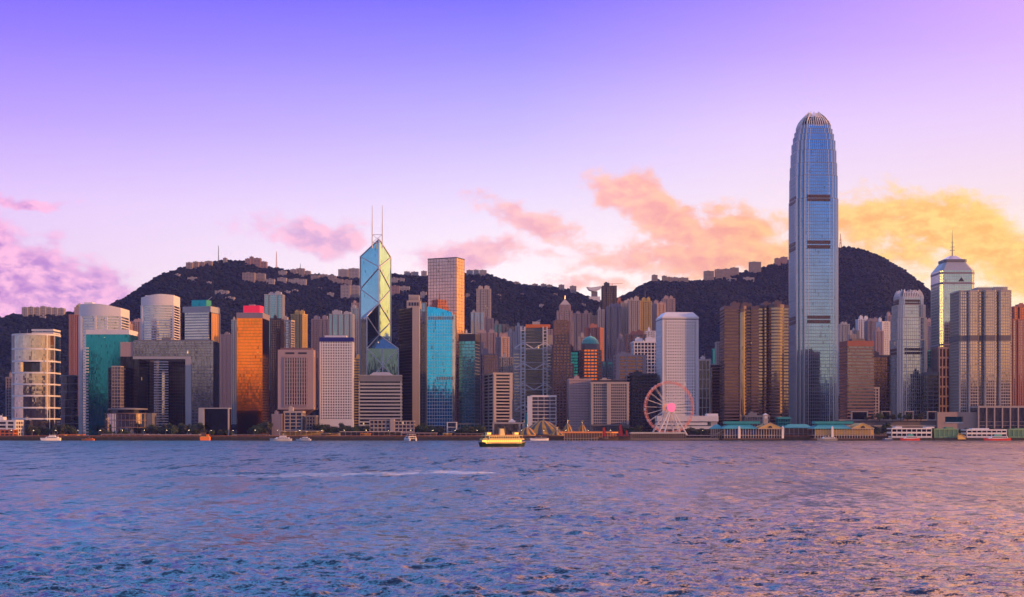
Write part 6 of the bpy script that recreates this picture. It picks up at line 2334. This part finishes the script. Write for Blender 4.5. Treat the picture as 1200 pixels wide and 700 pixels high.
# teal roofed link between them and wing left of the first
for lab, a, b_, py, p2, Y in (('small teal roofed landing left of the clock tower pier', 833, 849, 502.5, 497.5, 1516), ('teal roofed walkway linking the two teal roofed piers', 919, 953, 501.5, 497.2, 1530)):
    x0, x1 = X(a, Y), X(b_, Y)
    r = thing('ferry_pier', lab, 'ferry pier', ((x0 + x1) / 2, Y + 8, 0))
    rm = MB()
    hip(rm, x0, x1, Y, Y + 16, Z(py, Y), Z(p2, Y), 6)
    rm.build('roof', TQ, r)
    for i in range(7):
        x = x0 + .6 + (x1 - x0 - 1.2) * i / 6
        MB().box(x - .25, x + .25, Y + .4, Y + .9, 1.5, Z(py, Y) - .4).build('column', CR, r)
    MB().box(x0, x1, Y + .2, Y + 15, Z(508.5, Y) - .4, Z(508.5, Y)).build('upper_floor', CR, r)
    MB().box(x0, x1, Y + 6, Y + 6.4, GZ, Z(py, Y) - .41).build('back_wall', RG, r)
    MB().box(x0 - 1, x1 + 1, Y - 1, Y + 16, -1, 2.0).build('deck', BK, r)
    if a < 850:
        MB().bar((x0 - 2, Y + 1, 2), (x1, Y + 1, Z(503.5, Y)), .5).bar((x0 + 4, Y + 1, 2), (x1 + 6, Y + 1, Z(503.5, Y)), .3).build('gangway', CR, r)


def terminal(label, pl, pr, pt, pb, Y, wall, gl, floors, roof=None, cabin=None):
    x0, x1 = X(pl, Y), X(pr, Y)
    r = thing('ferry_terminal', label, 'ferry terminal', ((x0 + x1) / 2, Y + 10, 0))
    zt = Z(pt, Y)
    MB().box(x0 - 1, x1 + 1, Y - 3, Y + 22, -1, 2.4).build('deck', BK, r)
    MB().box(x0 + .4, x1 - .4, Y + 1.2, Y + 20, 2.4, zt - .3).build('glazing', gl, r)
    mb = MB()
    n = floors
    for i in range(n + 1):
        z = 2.6 + (zt - 3.4) * i / n
        mb.box(x0, x1, Y, Y + 20.5, z, z + (1.9 if i < n else 1.4))
    m = max(2, int((x1 - x0) / 5))
    for i in range(m + 1):
        x = x0 + (x1 - x0 - .6) * i / m
        mb.box(x, x + .6, Y - .1, Y + 1.5, 2.4, zt)
    mb.build('deck_walls', wall, r)
    for (a, b_, p) in (cabin or []):
        MB().box(X(a, Y), X(b_, Y), Y + 3, Y + 14, zt + .5, Z(p, Y)).build('roof_hut', wall, r)
    return r


GPN = solid('pale_green_paint', (.20, .36, .20), .7, var=.15)
terminal('white two deck ferry terminal left of the first green shed', 1045, 1092, 502.3, 515, 1508, WH, g_dark, 2, cabin=[(1050, 1058, 500), (1086, 1096, 500.2)])
terminal('white two deck ferry terminal left of the second green shed', 1133, 1180, 504, 515, 1508, WH, g_dark, 2, cabin=[(1140, 1160, 502)])
terminal('green ferry shed between the two white terminals', 1095, 1123, 503, 515, 1510, GPN, GPN, 1, cabin=[(1110, 1118, 500.5)])
terminal('green ferry shed at the right edge of the waterfront', 1182, 1215, 503.5, 515, 1510, GPN, GPN, 1, cabin=[(1190, 1204, 502)])
r = thing('gangway', 'yellow gangway ramp at the end of the first green shed', 'gangway', (X(1126, 1505), 1506, 0))
MB().prism([(X(1122.5, 1505), 1504), (X(1132, 1505), 1504), (X(1132, 1505), 1510), (X(1122.5, 1505), 1510)], 1.0, 5.5, top=[(X(1122.5, 1505), 1504), (X(1127, 1505), 1504), (X(1127, 1505), 1510), (X(1122.5, 1505), 1510)]).build('ramp', YW, r)
MB().bar((X(1122.5, 1505), 1504, 8), (X(1132, 1505), 1504, 4), .25).bar((X(1122.5, 1505), 1504, 6.5), (X(1132, 1505), 1504, 2.5), .25).build('handrail', YW, r)

# ================================================================== BOATS


def hull(L, Bm, z0, z1, n=22, bow=.30, stern=.12, sheer=.6, double=False, rake=.06, tuck=.72):
    """lofted hull along x, bow to -x; returns builder"""
    mb = MB()
    st = []
    for i in range(n + 1):
        u = i / n
        if double:
            w = min(1, math.sin(math.pi * min(max(u, .0), 1)) ** .55) if 0 < u < 1 else .02
        else:
            w = 1.0
            if u < bow:
                w = max(.02, math.sin(math.pi / 2 * u / bow) ** .8)
            elif u > 1 - stern:
                w = 1 - .18 * ((u - 1 + stern) / stern)
        x = (u - .5) * L
        sh = sheer * (abs(u - .5) * 2) ** 2
        kx = -rake * L * ((.5 - u) * 2 if (u < .5 or double) else 0) * (1 if not double else 1)
        hw = Bm / 2 * w
        st.append(((x, hw, z1 + sh), (x - kx * .0 + (-kx) * .6, hw * tuck, z0)))
    for i in range(n):
        (a, al), (b_, bl) = st[i], st[i + 1]
        mb.face([(a[0], -a[1], a[2]), (al[0], -al[1], al[2]), (bl[0], -bl[1], bl[2]), (b_[0], -b_[1], b_[2])])
        mb.face([(al[0], al[1], al[2]), (a[0], a[1], a[2]), (b_[0], b_[1], b_[2]), (bl[0], bl[1], bl[2])])
        mb.face([(a[0], -a[1], a[2]), (b_[0], -b_[1], b_[2]), (b_[0], b_[1], b_[2]), (a[0], a[1], a[2])])
    a, al = st[-1]
    mb.face([(a[0], -a[1], a[2]), (al[0], -al[1], al[2]), (al[0], al[1], al[2]), (a[0], a[1], a[2])])
    a, al = st[0]
    mb.face([(a[0], a[1], a[2]), (al[0], al[1], al[2]), (al[0], -al[1], al[2]), (a[0], -a[1], a[2])])
    return mb


def put(root, px, Y, rz):
    root.location = (X(px, Y), Y, 0)
    root.rotation_euler = (0, 0, rz)


def rowplate(mb, x0, x1, y, z0, z1, n, gap=.35):
    for i in range(n):
        a = x0 + (x1 - x0) * (i + gap / 2) / n
        b_ = x0 + (x1 - x0) * (i + 1 - gap / 2) / n
        mb.box(a, b_, y - .05, y + .05, z0, z1)
    return mb


# --- the harbour ferry in mid water
FW = solid('ferry_cream', (.82, .66, .30), .4, var=.05)
FG = solid('ferry_green', (.02, .05, .03), .4, var=.1)
FGLARE = solid('ferry_sun_glare', (.5, .3, .1), .4, emit=(1.0, .46, .06), es=2.6)  # golden sun glare on the ferry, put in as glowing colour
r = thing('harbour_ferry', 'double decked harbour ferry with cream upper deck and dark hull, glowing gold', 'ferry', (0, 0, 0))
hull(39, 9.0, -.6, 2.3, double=True, sheer=1.0).build('hull', FG, r)
sp = hull(38.6, 9.3, 2.35, 2.9, double=True, sheer=1.0, tuck=1.0)
sp.build('rubbing_strake', YW, r)
MB().box(-14.5, 14.5, -3.6, 3.6, 2.5, 5.0).build('lower_saloon', FGLARE, r)
for s in (-1, 1):
    mb = MB()
    for i in range(19):
        x = -14.2 + 28.4 * i / 18
        mb.box(x - .3, x + .3, s * 4.0 - .12, s * 4.0 + .12, 2.6, 5.0)
    mb.box(-14.5, 14.5, s * 4.0 - .1, s * 4.0 + .1, 2.6, 3.5)
    mb.build('lower_rail', FW, r)
mb = MB()
dk_ = [(-17.5, -2.2), (-13, -4.4), (13, -4.4), (17.5, -2.2), (17.5, 2.2), (13, 4.4), (-13, 4.4), (-17.5, 2.2)]
MB().prism(dk_, 5.0, 5.5).build('upper_deck', FW, r)
MB().box(-12.5, 12.5, -3.8, 3.8, 5.5, 8.1).build('upper_saloon', FW, r)
for s in (-1, 1):
    rowplate(MB(), -12, 12, s * 3.84, 6.3, 7.5, 13, .42).build('upper_windows', BK, r)
    MB().box(-16.8, 16.8, s * 2.9 - .08, s * 2.9 + .08, 5.5, 6.3).build('upper_rail', FW, r)
MB().prism([(-15.5, -4.1), (15.5, -4.1), (15.5, 4.1), (-15.5, 4.1)], 8.1, 8.5).build('canopy', FW, r)
for x in (-15, 15):
    for y in (-3.4, 3.4):
        MB().bar((x, y, 5.5), (x, y, 8.1), .12).build('canopy_post', FW, r)
for x in (-11.5, 11.0):
    w = MB().box(x - 1.7, x + 1.7, -1.8, 1.8, 8.5, 10.6).box(x - 2.0, x + 2.0, -2.1, 2.1, 10.6, 10.85)
    wh_ = w.build('wheelhouse', FW, r)
    rowplate(MB(), x - 1.5, x + 1.5, -1.84, 9.4, 10.3, 3, .25).build('wheelhouse_window', FGLARE, wh_)
MB().prism([(-2.2, -1.2), (1.6, -1.2), (1.6, 1.2), (-2.2, 1.2)], 8.5, 13.4, top=[(-2.0, -1.0), (1.0, -1.0), (1.0, 1.0), (-2.0, 1.0)]).build('funnel', FW, r)
MB().bar((2.2, 0, 8.5), (2.2, 0, 15.0), .14, 5, .07).build('mast', FW, r)
MB().bar((13.2, 0, 8.5), (13.2, 0, 12.8), .1, 5, .06).build('flagstaff', FW, r)
for i in range(8):
    x = -9 + i * 2.4
    if abs(x) > 2.6:
        MB().box(x - .8, x + .8, -3.0, -2.3, 8.5, 8.95).build('life_raft', OR, r)
put(r, 588.5, 1025, math.radians(26))
MB_FERRY = r


def yacht(label, px, py, Lpx, body, Y=None, rz=0.0, cat='motor yacht', trim=None, name='motor_yacht', decks=2):
    Y = Y or CAMZ * F / (py - HOR)
    L = Lpx / F * Y
    r = thing(name, label, cat, (0, 0, 0))
    k = L / 24.0
    hull(L, L * .24, -.4, 1.7 * k + .4, sheer=.7 * k, bow=.42).build('hull', body, r)
    z = 1.7 * k + .4
    MB().prism([(-L * .22, -L * .095), (L * .40, -L * .10), (L * .40, L * .10), (-L * .22, L * .095), (-L * .30, 0)], z - .1, z + 2.0 * k, top=[(-L * .15, -L * .085), (L * .38, -L * .09), (L * .38, L * .09), (-L * .15, L * .085), (-L * .20, 0)]).build('cabin', trim or WH, r)
    mb = MB()
    for s in (-1, 1):
        rowplate(mb, -L * .14, L * .34, s * L * .097, z + .8 * k, z + 1.5 * k, 6, .25)
    mb.build('cabin_windows', BK, r)
    if decks > 1:
        z2 = z + 2.0 * k
        MB().prism([(-L * .08, -L * .07), (L * .26, -L * .075), (L * .26, L * .075), (-L * .08, L * .07)], z2, z2 + 1.5 * k, top=[(-L * .03, -L * .06), (L * .24, -L * .07), (L * .24, L * .07), (-L * .03, L * .06)]).build('flybridge', trim or WH, r)
        MB().box(-L * .02, L * .28, -L * .08, L * .08, z2 + 1.9 * k, z2 + 2.1 * k).build('hard_top', trim or WH, r)
        for x in (.0, .24):
            MB().bar((L * x, -L * .06, z2 + 1.4 * k), (L * x, -L * .06, z2 + 1.95 * k), .08).build('strut', trim or WH, r)
        MB().bar((L * .12, 0, z2 + 2.1 * k), (L * .12, 0, z2 + 4.4 * k), .1, 5, .05).build('mast', SL, r)
    else:
        MB().bar((L * .1, 0, z + 2 * k), (L * .1, 0, z + 4 * k), .1, 5, .05).build('mast', SL, r)
    rm = MB()
    for s in (-1, 1):
        for i in range(7):
            x = -L * .44 + i * L * .04
            rm.bar((x, s * L * .085, z + .2 * k), (x, s * L * .085, z + .9 * k), .04)
        rm.bar((-L * .44, s * L * .085, z + .9 * k), (-L * .20, s * L * .085, z + .9 * k), .05)
    rm.build('bow_rail', SL, r)
    put(r, px, Y, rz)
    return r


yacht('white motor yacht moored at the sea wall on the far left', 59, 513.8, 24, WH, Y=1508)
yacht('small bright orange launch on the water left of the drum hall', 103, 516.5, 15, OR, Y=1470, trim=OR, name='launch', cat='launch', decks=1)
yacht('large white motor yacht before the top heavy tower', 329, 518, 26, WH, Y=1420, rz=.1)
yacht('smaller white motor yacht right of the large white one', 355.5, 516.5, 18, WH, Y=1450, rz=-.1)
yacht('white speedboat in front of the circus tent', 632, 514.5, 22, WH, Y=1490, trim=GR, name='motor_yacht', decks=1)
yacht('small dark motor launch right of the harbour ferry', 619, 514, 12, DK, Y=1500, trim=GR, name='launch', cat='launch', decks=1)
# catamaran seen end on
Yk = 1455.0
r = thing('catamaran', 'white twin hulled catamaran seen from its stern in front of the cream hall', 'catamaran', (0, 0, 0))
for y in (-3.6, 3.6):
    hull(15, 2.2, -.4, 1.9, bow=.5).build('hull', WH, r)
for o, y in zip([c for c in r.children], (-3.6, 3.6)):
    o.location.y = y
MB().prism([(-5, -4.6), (6, -4.6), (6, 4.6), (-5, 4.6)], 1.9, 4.8, top=[(-2.5, -4.0), (6, -4.3), (6, 4.3), (-2.5, 4.0)]).build('cabin', WH, r)
MB().box(5.98, 6.06, -3.6, 3.6, 2.6, 4.0).build('stern_window', BK, r)
MB().box(-1.5, 6.5, -4.0, 4.0, 6.6, 6.9).build('hard_top', WH, r)
for x in (-1, 6):
    for y in (-3.6, 3.6):
        MB().bar((x, y, 4.7), (x, y, 6.6), .1).build('strut', WH, r)
mb = MB()
for s in (-1, 1):
    rowplate(mb, -2, 5.4, s * 4.48, 3.0, 4.1, 4, .25)
mb.build('cabin_windows', BK, r)
put(r, 480.5, Yk, math.radians(-60))

# orange barge at the wall
Yk = 1512.0
r = thing('work_barge', 'square orange work barge tied at the sea wall before the framed hall', 'barge', (0, 0, 0))
MB().prism([(-5, -3), (5, -3), (5, 3), (-5, 3)], -.3, 3.6, top=[(-5.4, -3.2), (5.4, -3.2), (5.4, 3.2), (-5.4, 3.2)]).build('hull', OR, r)
MB().box(-4.6, 4.6, -2.6, 2.6, 3.6, 4.3).build('cargo', YW, r)
MB().box(1.5, 4, -1.6, 1.6, 4.3, 6.4).build('wheelhouse', OR, r)
MB().box(-4.2, .6, -1.8, 1.8, 4.3, 8.4).build('generator', BR, r)
MB().bar((-4, -1, 4.3), (-4, -1, 10), .12).build('mast', BK, r)
put(r, 240.5, Yk, 0)

# junks with red sails
SR = solid('sail_crimson', (.30, .02, .03), .8, var=.12)
TK = solid('teak_dark', (.05, .028, .02), .6, var=.2)


def junk(label, px, Y, L, sails, rz=0.0):
    r = thing('sailing_junk', label, 'sailing junk', (0, 0, 0))
    hull(L, L * .22, -.5, 2.0, sheer=1.7, bow=.35).build('hull', TK, r)
    MB().box(L * .05, L * .42, -L * .08, L * .08, 2.0, 4.4).build('deckhouse', TK, r)
    MB().box(-L * .3, L * .45, -L * .09, L * .09, 4.9, 5.15).build('awning', RD, r)
    for x in (-L * .28, L * .0, L * .44):
        MB().bar((x, 0, 1.5), (x, 0, 5.0), .12).build('awning_post', TK, r)
    for x, h, w in sails:
        ms = MB().bar((x, 0, 1.0), (x, 0, h + 1.5), .16, 6, .08).build('mast', TK, r)
        mb = MB()
        n = 6
        for i in range(n):
            z0, z1 = h * .30 + (h * .7) * i / n, h * .30 + (h * .7) * (i + 1) / n
            w0, w1 = w * (1 - .5 * (i / n) ** 1.5), w * (1 - .5 * ((i + 1) / n) ** 1.5)
            for yy in (-.12, .12):
                q = [(x - w0 * .25, yy, z0), (x + w0 * .75, yy + .25, z0), (x + w1 * .75, yy + .25, z1), (x - w1 * .25, yy, z1)]
                mb.face(q if yy < 0 else q[::-1])
            mb.bar((x - w0 * .25, 0, z0), (x + w0 * .75, .25, z0), .09)
        mb.build('sail', SR, r)
    put(r, px, Y, rz)
    return r


junk('dark junk with a furled crimson sail moored beside the event pier', 713, 1478, 21, [(-5.5, 14, 4.2)], .15)
junk('second junk with taller crimson sail near the wheel arcade', 729, 1490, 17, [(-2.5, 17, 4.6), (4.5, 11, 3.0)], -.1)

# red and white fast ferries


def fast_ferry(label, px, Y, L, rz=0.0):
    r = thing('fast_ferry', label, 'fast ferry', (0, 0, 0))
    hull(L, 6.5, -.4, 1.9, bow=.32, sheer=.8).build('hull', RD, r)
    MB().box(-L * .34, L * .44, -2.9, 2.9, 1.9, 2.5).build('white_band', WH, r)
    MB().prism([(-L * .28, -2.6), (L * .40, -2.6), (L * .40, 2.6), (-L * .28, 2.6)], 2.5, 4.6, top=[(-L * .19, -2.4), (L * .38, -2.4), (L * .38, 2.4), (-L * .19, 2.4)]).build('saloon', WH, r)
    mb = MB()
    for s in (-1, 1):
        rowplate(mb, -L * .20, L * .36, s * 2.62, 3.0, 4.0, 9, .2)
    mb.build('saloon_windows', BK, r)
    MB().prism([(-L * .10, -1.9), (L * .18, -1.9), (L * .18, 1.9), (-L * .10, 1.9)], 4.6, 6.6, top=[(-L * .05, -1.7), (L * .16, -1.7), (L * .16, 1.7), (-L * .05, 1.7)]).build('wheelhouse', CP, r)
    MB().bar((L * .1, 0, 6.6), (L * .1, 0, 10.0), .12, 5, .06).build('mast', WH, r)
    put(r, px, Y, rz)


fast_ferry('red hulled white fast ferry before the left white terminal', 1066, 1490, 21)
fast_ferry('longer red hulled fast ferry before the right white terminal', 1168, 1486, 29)
yacht('small grey launch moored under the arched gable pier', 969, 514.5, 24, GR, Y=1482, trim=WH, name='launch', cat='launch', decks=1)
yacht('dark blue launch between the arched gable pier and white terminal', 1040, 514, 13, BU, Y=1490, trim=WH, name='launch', cat='launch', decks=1)

# opposite shore behind the viewer, seen only as reflections in glass
rs = random.Random(5)
mb = MB()
x = -2600
while x < 2600:
    w = rs.uniform(30, 90)
    mb.box(x, x + w + 2, -620 - rs.uniform(0, 60), -520 + rs.uniform(-30, 30), -1, rs.choice([60, 85, 110, 140, 190]) * rs.uniform(.8, 1.2))
    x += w
tag(mb.build('far_shore', DK), kind='structure')
HAZE = 0.000034
# ------------------------------------------------------------------ haze
mh = bpy.data.materials.new('air')
mh.use_nodes = True
mh.node_tree.nodes.clear()
ho = mh.node_tree.nodes.new('ShaderNodeOutputMaterial')
hv = mh.node_tree.nodes.new('ShaderNodeVolumePrincipled')
hv.inputs['Color'].default_value = (0.36, 0.41, 1.0, 1)
hv.inputs['Density'].default_value = HAZE
hv.inputs['Anisotropy'].default_value = 0.15
mh.node_tree.links.new(hv.outputs[0], ho.inputs['Volume'])
hz = MB().box(-4600, 4600, -1700, 6600, -3.0, 720.0).build('haze', mh)
tag(hz, 'thin pink evening haze hanging over the harbour and hills', 'haze', kind='stuff')
